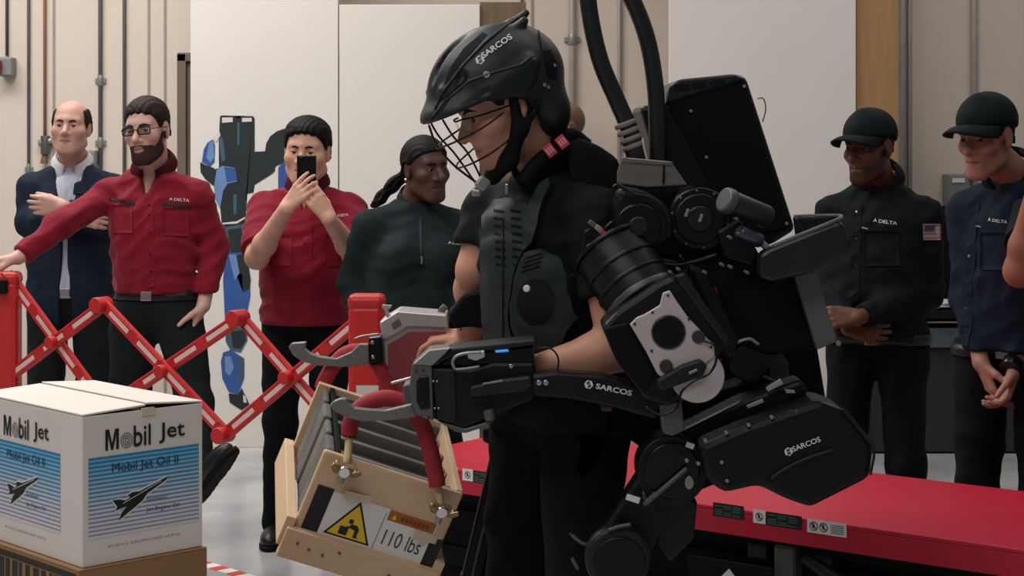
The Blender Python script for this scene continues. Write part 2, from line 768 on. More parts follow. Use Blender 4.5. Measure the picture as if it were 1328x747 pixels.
pa = board('wall_panel_left', 247, 438.5, 3.4, PY, 0.05, M_panel, 'tall white wall board with a blue and black printed graphic')
board('wall_panel_middle', 440, 622, 2.325, PY, 0.05, M_panel, 'white wall board behind the woman, level top edge')
board('wall_panel_right', 868, 1110, 3.4, PY, 0.05, M_panel, 'wide white wall board behind the backpack')
board('wall_plywood_middle', 622.5, 682, 2.34, PY + 0.02, 0.03, M_wood2, 'brown plywood board behind the helmet')
board('wall_plywood_right', 1110.5, 1164, 3.4, PY + 0.02, 0.03, M_wood, 'tan plywood strip beside the white board')

# brown door partly behind the white board
d1 = thing('door_1', (W(232, 0, WY).x + 0.45, WY - 0.02, 0), 'brown steel door mostly hidden behind the white board', None, kind='structure')
dx = W(233, 0, WY).x
box('door_frame', (dx + 0.02, WY - 0.025, 1.05), 0.05, 0.06, 2.1, M_darkdoor, d1, bevel=0.004)
box('door_frame', (dx + 0.94, WY - 0.025, 1.05), 0.05, 0.06, 2.1, M_darkdoor, d1, bevel=0.004)
box('door_frame', (dx + 0.48, WY - 0.025, 2.08), 0.97, 0.06, 0.05, M_darkdoor, d1, bevel=0.004)
box('door_leaf', (dx + 0.48, WY - 0.012, 1.03), 0.87, 0.03, 2.04, M_darkdoor, d1, bevel=0.003)

# conduits
def conduit(px, r, m, label, z0=0.0, z1=4.4, clamps=()):
    x = W(px, 0, WY).x
    t = thing('conduit', (x, WY - r - 0.004, z0), label, 'conduit', 'vertical conduits on the back wall')
    cyl('pipe', (x, WY - r - 0.004, z0), (x, WY - r - 0.004, z1), r, m, t, seg=12, bevel=0)
    for z in clamps:
        box('clamp', (x, WY - 0.008, z), r * 5, 0.014, 0.03, M_lgrey, t, bevel=0.002)
        cyl('coupling', (x, WY - r - 0.004, z - 0.03), (x, WY - r - 0.004, z + 0.03), r * 1.35, M_lgrey, t, seg=12)
    return t


conduit(38, 0.009, M_mgrey, 'thin dark conduit left of the orange conduit', clamps=(1.45,))
conduit(59, 0.009, M_pipeo, 'orange vertical conduit above the balding man', z0=1.62)
conduit(131, 0.012, M_mgrey, 'grey conduit with a coupling right of the balding man', clamps=(1.95, 1.6))
conduit(162, 0.010, M_mgrey, 'grey conduit just left of the bearded man', clamps=(1.2,))
conduit(677, 0.008, M_pipeo, 'thin reddish conduit above the helmet', z0=2.36)
conduit(742, 0.018, M_pipe, 'grey conduit left of the black hose loop', clamps=(2.18,))
conduit(803, 0.012, M_pipe, 'grey conduit between the two arms of the hose loop')
conduit(1170, 0.017, M_pipe, 'grey conduit next to the tan plywood strip, nearer to it')
conduit(1179, 0.014, M_pipe, 'thinner grey conduit of the pair by the tan plywood')
conduit(1262, 0.02, M_pipe, 'grey conduit above the cap of the rightmost man', clamps=(1.42,))
# sprinkler valve under the orange conduit
v = thing('pipe_valve', (W(59, 190, WY).x, WY - 0.03, 1.5), 'small metal valve hanging at the end of the orange conduit', 'valve')
cyl('valve_body', W(59, 176, WY - 0.03), W(59, 200, WY - 0.03), 0.026, M_mgrey, v, seg=14)
cyl('cross_pipe', W(50, 186, WY - 0.03), W(68, 182, WY - 0.03), 0.018, M_lgrey, v, seg=12)
cyl('valve_tip', W(58, 199, WY - 0.03), W(57, 212, WY - 0.03), 0.012, M_wood2, v, rb=0.022, seg=12)


def elbox(px0, py0, px1, py1, depth, label, red=False):
    a, b = W(px0, py0, WY - depth), W(px1, py1, WY - depth)
    t = thing('junction_box', ((a.x + b.x) / 2, WY - depth / 2, b.z), label, 'junction box')
    c = ((a.x + b.x) / 2, WY - depth / 2 - 0.002, (a.z + b.z) / 2)
    box('housing', c, b.x - a.x, depth, a.z - b.z, M_greybox, t, bevel=0.008)
    box('cover', (c[0], WY - depth - 0.004, c[2]), (b.x - a.x) * 0.86, 0.008, (a.z - b.z) * 0.86, M_greybox, t, bevel=0.003)
    if red:
        box('red_plug', (c[0] - (b.x - a.x) * 0.45, WY - depth - 0.03, c[2]), 0.04, 0.05, 0.07, mat('red_plug', (140, 40, 46), 0.5), t, bevel=0.008)
    return t


elbox(-2, 74, 16, 99, 0.09, 'grey junction box with a red plug at the upper left', True)
cj = conduit(10, 0.009, M_mgrey, 'short thin conduit dropping into the grey junction box', z0=2.09)
elbox(106, 195, 124, 214, 0.08, 'grey junction box behind the shoulder of the balding man')
eb = elbox(1228, 226, 1256, 274, 0.12, 'grey junction box left of the rightmost man in a cap')
box('label_plate', W(1243, 234, WY - 0.133), 0.07, 0.003, 0.025, M_white, eb, bevel=0)

# ---- blue / black life-size print on the left white board
PB = mat('printed_blue', (46, 84, 152), 0.6, var=0.12, vscale=6)
PLB = mat('printed_light_blue', (104, 138, 184), 0.6, var=0.12, vscale=6)
PD = mat('printed_dark_teal', (24, 36, 40), 0.6, var=0.2, vscale=8)
PM = mat('printed_slate', (60, 88, 104), 0.6, var=0.2, vscale=8)
PWh = mat('printed_white', (216, 209, 204), 0.7, var=0.02)
gl = thing('wall_graphic', W(312, 525, PY - 0.002), 'life-size blue and black machine figure printed on the white board', 'wall graphic')


def gp(pts, m, z, sx=3.735, ox=250, oy=140, nm='printed_shape'):
    P = [W(ox + x / sx, oy + y / sx, PY) for x, y in pts]
    bm = bmesh.new()
    bm.faces.new([bm.verts.new(Vector((p.x, PY - z, p.z))) for p in P])
    bmesh.ops.triangulate(bm, faces=bm.faces[:])
    off = origin_of(gl)
    bmesh.ops.translate(bm, vec=-off, verts=bm.verts[:])
    for f in bm.faces:
        if f.normal.y > 0:
            f.normal_flip()
    me = bpy.data.meshes.new(nm)
    bm.to_mesh(me)
    bm.free()
    return link(nm, me, m, gl)


gp([(132, 42), (140, 36), (200, 38), (210, 48), (228, 48), (240, 38), (292, 40), (300, 52), (300, 212), (350, 210), (356, 172),
    (376, 136), (410, 112), (450, 98), (470, 110), (470, 250), (400, 284), (398, 306), (380, 322), (300, 372), (294, 410), (258, 416), (256, 520),
    (140, 560), (128, 420), (130, 300), (126, 160)], PD, 0.0022)
gp([(142, 46), (194, 46), (194, 68), (142, 72)], PWh, 0.003)
gp([(240, 48), (286, 48), (286, 66), (238, 68)], PWh, 0.003)
gp([(135, 130), (150, 170), (158, 250), (140, 262), (128, 170)], PM, 0.003)
gp([(216, 70), (228, 70), (226, 180), (216, 180)], PM, 0.003)
gp([(92, 150), (130, 112), (134, 134), (112, 166)], PWh, 0.0031)
gp([(72, 168), (98, 152), (108, 180), (106, 262), (84, 284), (44, 262), (54, 200)], PB, 0.0026)
gp([(80, 166), (100, 160), (104, 240), (86, 262), (66, 240)], PLB, 0.0032)
gp([(36, 262), (60, 276), (106, 292), (104, 380), (60, 344), (38, 310)], PD, 0.0024)
gp([(116, 300), (142, 280), (206, 290), (214, 356), (170, 366), (148, 400), (132, 486), (108, 440), (104, 380)], PLB, 0.0028)
gp([(152, 286), (206, 292), (212, 352), (166, 360)], PB, 0.0033)
gp([(196, 420), (214, 418), (212, 514), (198, 516)], PM, 0.003)
gp([(140, 540), (258, 505), (264, 540), (252, 575), (146, 590)], PD, 0.0025)
gp([(138, 557), (212, 549), (268, 520), (270, 525), (214, 560), (142, 564)], PWh, 0.0034)
gp([(96, 300), (130, 290), (140, 420), (124, 430), (100, 372)], PD, 0.0023)
gp([(146, 580), (250, 560), (256, 760), (164, 760)], PM, 0.0026)
gp([(170, 590), (240, 580), (246, 700), (184, 700)], PD, 0.0031)
gp([(414, 290), (440, 258), (480, 280), (480, 392), (414, 396)], PB, 0.0026)
k2 = dict(sx=3.557, ox=250, oy=330)
gp([(150, -20), (244, -20), (264, 100), (266, 190), (240, 330), (150, 330), (140, 120)], PB, 0.0028, **k2)
gp([(166, 0), (200, 0), (216, 84), (194, 120)], PLB, 0.0034, **k2)
gp([(186, 10), (250, -10), (268, 120), (262, 160), (232, 174), (228, 90), (200, 90)], PD, 0.0032, **k2)
gp([(152, 336), (250, 336), (252, 396), (222, 452), (174, 442), (152, 400)], PM, 0.003, **k2)
gp([(176, 356), (240, 346), (246, 396), (220, 436), (186, 430)], PD, 0.0033, **k2)
gp([(140, 452), (176, 440), (238, 480), (238, 568), (210, 644), (166, 634), (136, 570), (130, 494)], PB, 0.0028, **k2)
gp([(148, 470), (176, 470), (190, 520), (170, 560), (150, 540)], PLB, 0.0034, **k2)
gp([(206, 480), (238, 486), (236, 560), (214, 600)], PM, 0.0034, **k2)
gp([(166, 640), (210, 646), (226, 616), (236, 640), (262, 692), (226, 718), (170, 682)], PD, 0.003, **k2)
gp([(232, 646), (244, 656), (250, 684), (234, 682)], PWh, 0.0036, **k2)

# ---- red and white tape on the floor
tp = thing('floor_tape', Wf(290, 742), 'red and white striped tape on the floor beside the brown carton', 'tape')
ta, tb = Wf(236, 722), Wf(372, 764)
for i in range(12):
    a, b = ta.lerp(tb, i / 12), ta.lerp(tb, (i + 1) / 12)
    n = Vector((-(b - a).y, (b - a).x, 0)).normalized() * 0.03
    mesh_obj('tape_band', [a - n + Vector((0, 0, .001)), b - n + Vector((0, 0, .001)), b + n + Vector((0, 0, .001)), a + n + Vector((0, 0, .001)),
                           a - n, b - n, b + n, a + n],
             [(0, 1, 2, 3), (4, 7, 6, 5), (0, 4, 5, 1), (1, 5, 6, 2), (2, 6, 7, 3), (3, 7, 4, 0)], M_white if i % 2 else mat('red_tape', (206, 60, 58), 0.6), tp)

# ---- dark equipment bench behind the two men in caps
bn = thing('equipment_bench', (W(1205, 0, 9.2).x, 9.3, 0), 'dark equipment bench seen between the two men in caps', 'bench')
bx = W(1205, 0, 9.3).x
box('bench_top', (bx, 9.3, 0.72), 0.95, 0.5, 0.04, M_blackm, bn)
box('back_board', (bx, 9.53, 0.95), 0.95, 0.03, 0.62, M_blackm, bn)
box('lower_panel', (bx, 9.33, 0.32), 0.9, 0.42, 0.62, mat('dark_bench_side', (34, 38, 38), 0.8), bn)
for s in (-1, 1):
    box('leg', (bx + s * 0.45, 9.1, 0.35), 0.04, 0.04, 0.7, M_blackm, bn)
box('drawer_front', (bx + 0.03, 9.1, 0.6), 0.16, 0.03, 0.1, mat('slate_drawer', (70, 84, 90), 0.6), bn)
nt_ = thing('paper_stack', (bx + 0.02, 9.22, 0.74), 'loose white papers lying on the dark bench', 'paper')
for i in range(4):
    a = 0.3 * i - 0.5
    box('sheet', (bx + 0.03 * i - 0.03, 9.2, 0.752 + 0.008 * i), 0.15, 0.2, 0.006, M_offwhite, nt_, bevel=0,
        ax=(Vector((math.cos(a), math.sin(a), 0)), Vector((-math.sin(a), math.cos(a), 0)), Vector((0, 0, 1))))

# ------------------------------------------------------------------ expanding barrier
def bY(px):
    return float(np.interp(px, [14, 476], [6.32, 5.58]) if 14 <= px <= 476 else 6.32 + (px - 14) * (5.58 - 6.32) / 462)


bt = thing('expanding_barrier', (W(476, 0, 5.58).x, 5.58, 0), 'red expanding lattice barrier with two posts in front of the onlookers', 'barrier')


def bpt(px, py, dy=0.0):
    return W(px, py, bY(px) + dy)


def lbar(p0, p1, dy, ext=0.018, strips=True):
    a, b = bpt(*p0, dy), bpt(*p1, dy)
    d = (b - a).normalized()
    pl = Vector((5.58 - 6.32, 0, 0))
    t = (bpt(476, 300) - bpt(14, 300))
    t.z = 0
    t.normalize()
    n = Vector((t.y, -t.x, 0))
    if n.y > 0:
        n = -n
    s = n.cross(d).normalized()
    L = (b - a).length
    o = box('lattice_bar', (a + b) / 2, L + 2 * ext, 0.045, 0.018, M_red, bt, ax=(d, s, n), bevel=0.006)
    if strips:
        k = 4
        for i in range(k):
            f0 = 0.07 + i * 0.235
            c = a + d * (L * (f0 + 0.07))
            box('reflective_strip', c + n * 0.0085, L * 0.155, 0.017, 0.003, M_strip, o, ax=(d, s, n), bevel=0.0008)
            bm = bmesh.new()
            for sg in (-1, 1):
                add_box(bm, c + n * 0.0095 + s * (sg * 0.0145), L * 0.19, 0.006, 0.006, (d, s, n), 0.0015)
            bm_obj('bar_rib', bm, M_red, o)
    return o


def pivot(px, py, r=0.026):
    c = bpt(px, py)
    t = (bpt(476, 300) - bpt(14, 300))
    t.z = 0
    t.normalize()
    n = Vector((t.y, -t.x, 0))
    if n.y > 0:
        n = -n
    cyl('pivot_pin', c - n * 0.02, c + n * 0.048, r, M_red, bt, seg=16, bevel=0.004)


lbar((14, 360), (138, 530), 0.012)
lbar((135, 395), (293, 563), -0.012)
lbar((312, 412), (452, 572), 0.012)
lbar((-24, 516), (135, 395), -0.012)
lbar((138, 530), (312, 412), 0.012)
lbar((293, 563), (474, 408), -0.012)
for p in ((14, 360), (75, 443), (135, 395), (217, 480), (312, 412), (378, 488), (293, 563), (138, 530)):
    pivot(*p, r=0.028 if p[1] in (563, 395, 412) else 0.022)


def post(px, py, Y, wx, wy, label):
    top = W(px, py, Y)
    t = bt
    x = top.x
    h = top.z
    box('post', (x, Y, (h - 0.03 + 0.06) / 2), wx, wy, h - 0.03 - 0.06, M_red, t, bevel=0.02)
    box('post_cap', (x, Y, h - 0.025), wx * 1.04, wy * 1.04, 0.05, M_red, t, bevel=0.018)
    box('base_plate', (x, Y, 0.035), 0.30, 0.22, 0.05, M_blackm, t, bevel=0.015)
    for sx in (-1, 1):
        cyl('wheel', (x + sx * 0.12, Y - 0.125, 0.035), (x + sx * 0.12, Y - 0.095, 0.035), 0.035, M_blackm, t, seg=16)
    return x, h


px_, ph_ = post(476, 381, 5.58, 0.112, 0.09, '')
box('sticker', (px_ + 0.005, 5.58 - 0.0465, 1.6 - (506 - 185) * 5.58 / 2300), 0.07, 0.002, 0.042, M_offwhite, bt, bevel=0)
pl_, plh_ = post(6, 352, 6.32, 0.11, 0.09, '')
box('latch', (pl_ + 0.01, 6.32 - 0.055, plh_ - 0.05), 0.03, 0.03, 0.05, M_blackm, bt, bevel=0.004)

# ------------------------------------------------------------------ cartons
C0 = W(107, 737, 3.402)
ar = math.radians(43.5)
R_ = Vector((math.cos(ar), math.sin(ar), 0))
L_ = Vector((-math.sin(ar), math.cos(ar), 0))
UPZ = Vector((0, 0, 1))
lo_, hi_ = 0.1, 0.6
for _ in range(40):
    md = (lo_ + hi_) / 2
    q = C0 + R_ * md
    if 664 + FPX * q.x / q.y < 262.5:
        lo_ = md
    else:
        hi_ = md
BR = lo_
BL, BH = 0.42, (737 - 541) * 3.402 / FPX
bxo = thing('oil_carton', C0 + R_ * (BR / 2) + L_ * (BL / 2), 'white printed jet oil carton standing on a brown carton', 'carton')
cen = C0 + R_ * (BR / 2) + L_ * (BL / 2)


def face_panel(nm, a, b, z0, z1, th, inward, m, par, bevel=0.0015):
    """upright board between floor points a and b"""
    d = (b - a)
    L = d.length
    d = d.normalized()
    c = (a + b) / 2 + inward * (th / 2) + UPZ * ((z0 + z1) / 2)
    return box(nm, c, L, th, z1 - z0, m, par, ax=(d, inward, UPZ), bevel=bevel)


def carton(par, O, r, l, br, bl, h, m, flapgap=True):
    z = Vector((0, 0, 0))
    f1 = face_panel('side_panel', O, O + r * br, 0, h, 0.004, l, m, par)
    f2 = face_panel('side_panel', O + l * bl, O + l * bl + r * br, 0, h, 0.004, -l, m, par)
    f3 = face_panel('side_panel', O + l * 0.004, O + l * (bl - .004), 0, h, 0.004, r, m, par)
    f4 = face_panel('side_panel', O + r * br + l * 0.004, O + r * br + l * (bl - .004), 0, h, 0.004, -r, m, par)
    box('bottom_panel', O + r * br / 2 + l * bl / 2 + UPZ * 0.003, br - .01, bl - .01, 0.004, m, par, ax=(r, l, UPZ), bevel=0)
    return f1, f3


f1, f3 = carton(bxo, C0, R_, L_, BR, BL, BH, M_cardw)
# top flaps, lifted a little where they meet
for k, (u0, u1, z0, z1) in enumerate(((0.0, 0.515, 0.001, 0.007), (1.0, 0.525, 0.001, 0.010))):
    a = C0 + R_ * (BR * u0) + UPZ * (BH + z0)
    b = C0 + R_ * (BR * u1) + UPZ * (BH + z1)
    P = [a, b, b + L_ * BL, a + L_ * BL]
    bm = bmesh.new()
    add_prism(bm, P, UPZ * 0.004, 0.001, 1)
    bm_obj('top_flap', bm, M_cardw, bxo)
box('inner_flap', C0 + R_ * BR / 2 + L_ * 0.06 + UPZ * (BH - 0.006), BR - .01, 0.11, 0.004, M_card, bxo, ax=(R_, L_, UPZ), bevel=0)
box('inner_flap', C0 + R_ * BR / 2 + L_ * (BL - 0.07) + UPZ * (BH - 0.006), BR - .01, 0.11, 0.004, M_card, bxo, ax=(R_, L_, UPZ), bevel=0)
box('tape_tab', C0 + R_ * (BR * .53) + L_ * 0.0 + UPZ * (BH - 0.004) - L_ * 0.001, 0.03, 0.003, 0.016, mat('packing_tape', (214, 198, 176), 0.35), bxo, ax=(R_, L_, UPZ), bevel=0.0008)


def tint_quads(nm, quads, par, lift_n, label=None):
    V, F, Cc = [], [], []
    for P, c in quads:
        k = len(V)
        V += P
        F.append((k, k + 1, k + 2, k + 3))
        Cc += [lin(c)] * 4
    o = mesh_obj(nm, V, F, M_attr, par, label)
    a = o.data.color_attributes.new('tint', 'FLOAT_COLOR', 'POINT')
    a.data.foreach_set('color', np.array(Cc, dtype=np.float32).ravel())
    return o


def oil_print(par, O, xd, n, width, u0, u1, tu0, tu1, h):
    """label of the oil carton: O lower left corner of the face, xd reading direction, n outward"""
    yd = UPZ

    def Q(u, v, l=0.0006):
        return O + xd * (u * width) + yd * (v * h) + n * l

    rows = 19
    quads = []
    for i in range(rows):
        t = i / (rows - 1)
        v1 = 0.719 - i * (0.719 - 0.18) / rows
        v0 = 0.719 - (i + 1) * (0.719 - 0.18) / rows
        bg = tuple((1 - min(1, t * 1.5)) * a + min(1, t * 1.5) * b for a, b in zip((112, 186, 222), (222, 214, 214)))
        ln = tuple((1 - t) * a + t * b for a, b in zip((28, 128, 178), (132, 140, 178)))
        quads.append(([Q(u0, v0), Q(u1, v0), Q(u1, v1), Q(u0, v1)], bg))
        th = (v1 - v0) * (0.5 - 0.22 * t)
        quads.append(([Q(u0, v1 - th, .001), Q(u1, v1 - th, .001), Q(u1, v1, .001), Q(u0, v1, .001)], ln))
    st = tint_quads('stripe_print', quads, par, n, 'blue striped label print')
    tw = tu1 - tu0
    # "Mobil Jet": the o is a double grey ring
    wM, hM = 0.155 * tw, 0.14
    mw = 0.165 * tw
    mo = [(0, 0), (.2, 0), (.2, .72), (.42, 0), (.58, 0), (.8, .72), (.8, 0), (1, 0), (1, 1), (.72, 1), (.5, .3), (.28, 1), (0, 1)]
    mp_ = [Q(tu0 + a * mw, 0.757 + b * 0.14, 0.0012) for a, b in mo]
    mesh_obj('lettering', mp_, fill_poly(mp_), M_ink, par)
    rc = Q(tu0 + 0.262 * tw, 0.757 + 0.052)
    for r0, r1 in ((0.050, 0.043), (0.034, 0.027), (0.018, 0.011)):
        V, F = [], []
        for i in range(24):
            a = 2 * math.pi * i / 24
            for r in (r0, r1):
                V.append(rc + xd * (math.cos(a) * r * h * 0.95) + yd * (math.sin(a) * r * h * 1.05) + n * 0.0006)
        for i in range(24):
            j = (i + 1) % 24
            F.append((2 * i, 2 * j, 2 * j + 1, 2 * i + 1))
        mesh_obj('ring_letter', V, F, mat('grey_print', (112, 110, 112), 0.6), par)
    text('lettering', 'bil', Q(tu0 + 0.345 * tw, 0.757), xd, yd, 0.215 * tw * width, 0.145 * h, M_ink, par, bold=0.012)
    text('lettering', 'Jet', Q(tu0 + 0.665 * tw, 0.757), xd, yd, 0.33 * tw * width, 0.140 * h, M_ink, par, bold=0.012)
    cx = (u0 + u1) / 2
    text('lettering', 'Mobil Jet Oil II', Q(tu0 + 0.08 * tw, 0.588), xd, yd, 0.83 * tw * width, 0.078 * h, mat('navy_print', (18, 44, 92), 0.6), par, bold=0.0, lift=0.0016)

    def Z(pts, l):
        P = []
        for X, Yy in pts:
            u = (X - 50) / 450
            v = ((715 - 67 * u) - Yy) / ((715 - 67 * u) - (148 - 53 * u))
            uu = tu0 + (u - 0.18) / 0.665 * tw
            P.append(Q(uu, v, l))
        return P
    jet = [(362, 376), (358, 388), (285, 440), (268, 465), (240, 490), (180, 538), (190, 510), (208, 487), (166, 503), (174, 488), (156, 462),
           (184, 460), (205, 464), (222, 452), (212, 446), (228, 434), (258, 430)]
    c = (250, 455)
    halo = []
    for i, (x, y) in enumerate(jet):
        px0, py0 = jet[i - 1]
        px1, py1 = jet[(i + 1) % len(jet)]
        tx, ty = px1 - px0, py1 - py0
        l = math.hypot(tx, ty)
        halo.append((x - (-ty / l) * 6, y - (tx / l) * 6))
    for pts, m, l in ((halo, M_white, .0014), (jet, M_ink, .002)):
        P = Z(pts, l)
        mesh_obj('jet_print', P, fill_poly(P), m, par)
    # fuselage highlight line
    P = Z([(336, 392), (338, 394), (196, 476), (194, 474)], .0024)
    mesh_obj('jet_highlight', P, [(0, 1, 2, 3)], M_offwhite, par)
    bl = mat('blue_grey_print', (52, 76, 118), 0.6)
    text('lettering', 'Synthetic', Z([(284, 474)], 0)[0], xd, yd, 0.26 * tw * width, 0.032 * h, bl, par, lift=0.0016)
    text('lettering', 'Jet Engine Oil', Z([(282, 514)], 0)[0], xd, yd, 0.42 * tw * width, 0.036 * h, bl, par, lift=0.0016)
    text('lettering', '4/1.25 U.S. GALLON CANS  (4.73 L)', Z([(140, 644)], 0)[0], xd, yd, 0.9 * tw * width, 0.022 * h, mat('grey_print2', (120, 112, 120), 0.6), par, lift=0.0012)


oil_print(bxo, C0, R_, -L_, BR, 0.045, 0.965, 0.18, 0.845, BH)
oil_print(bxo, C0 + L_ * BL, -L_, -R_, BL, 0.20, 0.80, 0.255, 0.70, BH)

# brown carton below, on another carton
for k, (h, zt, lab) in enumerate(((0.38, C0.z, 'brown carton with dark printing under the white oil carton'),
                                  (C0.z - 0.38, C0.z - 0.38, 'plain brown carton at the bottom of the carton stack'))):
    O = C0 - R_ * 0.012 - L_ * 0.008
    O = Vector((O.x, O.y, zt - h))
    bc = thing('brown_carton', O + R_ * 0.17 + L_ * 0.24, lab, 'carton')
    carton(bc, O, R_, L_, BR + 0.018, BL + 0.06, h - 0.005, M_card)
    for u0, u1 in ((0, 0.498), (1, 0.502)):
        a = O + R_ * ((BR + .018) * u0) + UPZ * (h - .005)
        b = O + R_ * ((BR + .018) * u1) + UPZ * (h - .005)
        bm = bmesh.new()
        add_prism(bm, [a, b, b + L_ * (BL + .06), a + L_ * (BL + .06)], UPZ * 0.004, 0.001, 1)
        bm_obj('top_flap', bm, M_card, bc)
    if k == 0:
        dk = mat('dark_olive_print', (44, 42, 30), 0.7, var=0.2)
        n = -R_
        A = O + L_ * (BL + .05) + n * 0.0008
        lx = 0.0
        rr = random.Random(3)
        patch('print_band', O + L_ * (BL + .05) + UPZ * (h - 0.022), -L_, UPZ, BL + 0.04, 0.012, dk, bc, lift=0.0008)
        while lx < BL + .0:
            wd = rr.choice((0.012, 0.018, 0.022))
            patch('print_block', O + L_ * (BL + .045 - lx) + UPZ * (h - 0.075), -L_, UPZ, wd, 0.05, dk, bc, lift=0.0008)
            lx += wd + rr.choice((0.006, 0.01, 0.014))

# ------------------------------------------------------------------ red lift table
TZ = 0.62
ta_, tb_ = Wf(562, 604, TZ), Wf(1328, 713, TZ)
td = (tb_ - ta_).normalized()
tn = Vector((-td.y, td.x, 0))
lt = thing('lift_table', (ta_ + tb_) / 2 * 1.0, 'long red lift table with warning stickers behind the man in the machine', 'table')
lt.location.z = 0
A = ta_ - td * 0.2
LT = (tb_ - ta_).length + 0.2 + 1.0
TW = 0.70
ctr = A + td * LT / 2 + tn * TW / 2
box('table_top', ctr - UPZ * 0.006, LT, TW, 0.012, M_redtab, lt, ax=(td, tn, UPZ), bevel=0.003)
skd = box('front_skirt', A + td * LT / 2 + tn * 0.006 - UPZ * 0.042, LT, 0.012, 0.060, M_redtab, lt, ax=(td, tn, UPZ), bevel=0.002)
box('back_skirt', A + td * LT / 2 + tn * (TW - .006) - UPZ * 0.042, LT, 0.012, 0.060, M_redtab, lt, ax=(td, tn, UPZ), bevel=0.002)
for e in (0, 1):
    box('end_skirt', A + td * (LT * e + (0.006 if e == 0 else -.006)) + tn * TW / 2 - UPZ * 0.042, 0.012, TW - .03, 0.060, M_redtab, lt, ax=(td, tn, UPZ), bevel=0.002)
# scissor legs and base frame, all black
for sgn in (0.12, TW - 0.12):
    for k in (0, 1):
        a = A + td * (0.25 if k else LT - 0.45) + tn * (sgn + (0.03 if k else -.02))
        b = A + td * (LT - 0.45 if k else 0.25) + tn * (sgn + (0.03 if k else -.02))
        a = Vector((a.x, a.y, TZ - 0.09))
        b = Vector((b.x, b.y, 0.10))
        d = (b - a).normalized()
        box('scissor_arm', (a + b) / 2, (b - a).length, 0.035, 0.085, M_blackm, lt, ax=(d, tn, tn.cross(d).normalized() * -1), bevel=0.008)
    box('base_rail', A + td * LT / 2 + tn * sgn - UPZ * (TZ - 0.05), LT - 0.2, 0.08, 0.08, M_blackm, lt, ax=(td, tn, UPZ), bevel=0.006)
for t in (0.15, LT - 0.15):
    box('base_crossbar', A + td * t + tn * TW / 2 - UPZ * (TZ - 0.05), 0.08, TW - 0.14, 0.08, M_blackm, lt, ax=(td, tn, UPZ), bevel=0.006)
box('under_panel', ctr - UPZ * 0.09, LT - 0.1, TW - 0.1, 0.03, M_blackm, lt, ax=(td, tn, UPZ), bevel=0.004)


def tpos(px, py):
    """point on the front skirt under the pixel"""
    return plane_ray(px, py, ta_, tn)


# black bellows folds, added to keep the space under the top dark
for i in range(8):
    z = 0.10 + i * 0.058
    ins = 0.09 + 0.018 * (i % 2)
    for side in (0, 1):
        c_ = A + td * LT / 2 + tn * (ins if side == 0 else TW - ins)
        box('added_dark_fold', Vector((c_.x, c_.y, z)), LT - 0.16, 0.012, 0.060, M_blackm, lt, ax=(td, tn, UPZ), bevel=0.003)
for e in (0.09, LT - 0.09):
    c_ = A + td * e + tn * TW / 2
    box('added_dark_end', Vector((c_.x, c_.y, 0.32)), 0.012, TW - 0.2, 0.46, M_blackm, lt, ax=(td, tn, UPZ), bevel=0.003)
box('added_dark_core', Vector((ctr.x, ctr.y, 0.32)), LT - 0.2, TW - 0.24, 0.46, M_blackm, lt, ax=(td, tn, UPZ), bevel=0.003)
# hydraulic block under the table
hb = tpos(1012, 722) + tn * 0.045
box('hydraulic_block', hb - UPZ * 0.02, 0.062, 0.06, 0.10, M_mgrey, lt, ax=(td, tn, UPZ), bevel=0.012)
box('hydraulic_cap', hb + UPZ * 0.04, 0.05, 0.05, 0.02, M_dgrey, lt, ax=(td, tn, UPZ), bevel=0.006)
cyl('hydraulic_ram', hb + td * 0.05 + UPZ * 0.0, hb + td * 0.34 - UPZ * 0.14, 0.022, M_dgrey, lt)
box('hydraulic_pump', hb - td * 0.08 - UPZ * 0.0, 0.06, 0.06, 0.05, M_dgrey, lt, ax=(td, tn, UPZ), bevel=0.01)
cyl('cylinder_cap', hb + td * 0.08 + tn * 0.02 - UPZ * 0.0, hb + td * 0.13 + tn * 0.02, 0.03, M_dgrey, lt)
# white diamond sign on the black side plate below
sp_ = tpos(948, 742) - tn * 0.004
box('side_plate', sp_ - UPZ * 0.08, 0.26, 0.008, 0.22, M_blackm, lt, ax=(td, tn, UPZ), bevel=0.002)
dm = box('diamond_sign', sp_ - UPZ * 0.02 - tn * 0.006, 0.044, 0.002, 0.044, M_white, lt, ax=((td + UPZ).normalized(), tn, (UPZ - td).normalized()), bevel=0, label='white diamond warning sign')
box('sign_symbol', sp_ - UPZ * 0.02 - tn * 0.008, 0.016, 0.002, 0.018, mat('red_print', (170, 40, 52), 0.6), dm, ax=(td, tn, UPZ), bevel=0)


def ring(nm, c, xd, yd, r0, r1, m, par, seg=20):
    V, F = [], []
    for i in range(seg):
        a = 2 * math.pi * i / seg
        for r in (r0, r1):
            V.append(c + xd * (math.cos(a) * r) + yd * (math.sin(a) * r))
    for i in range(seg):
        j = (i + 1) % seg
        F.append((2 * i, 2 * j, 2 * j + 1, 2 * i + 1))
    return mesh_obj(nm, V, F, m, par)


dteal = mat('teal_fine_print', (64, 110, 104), 0.6)


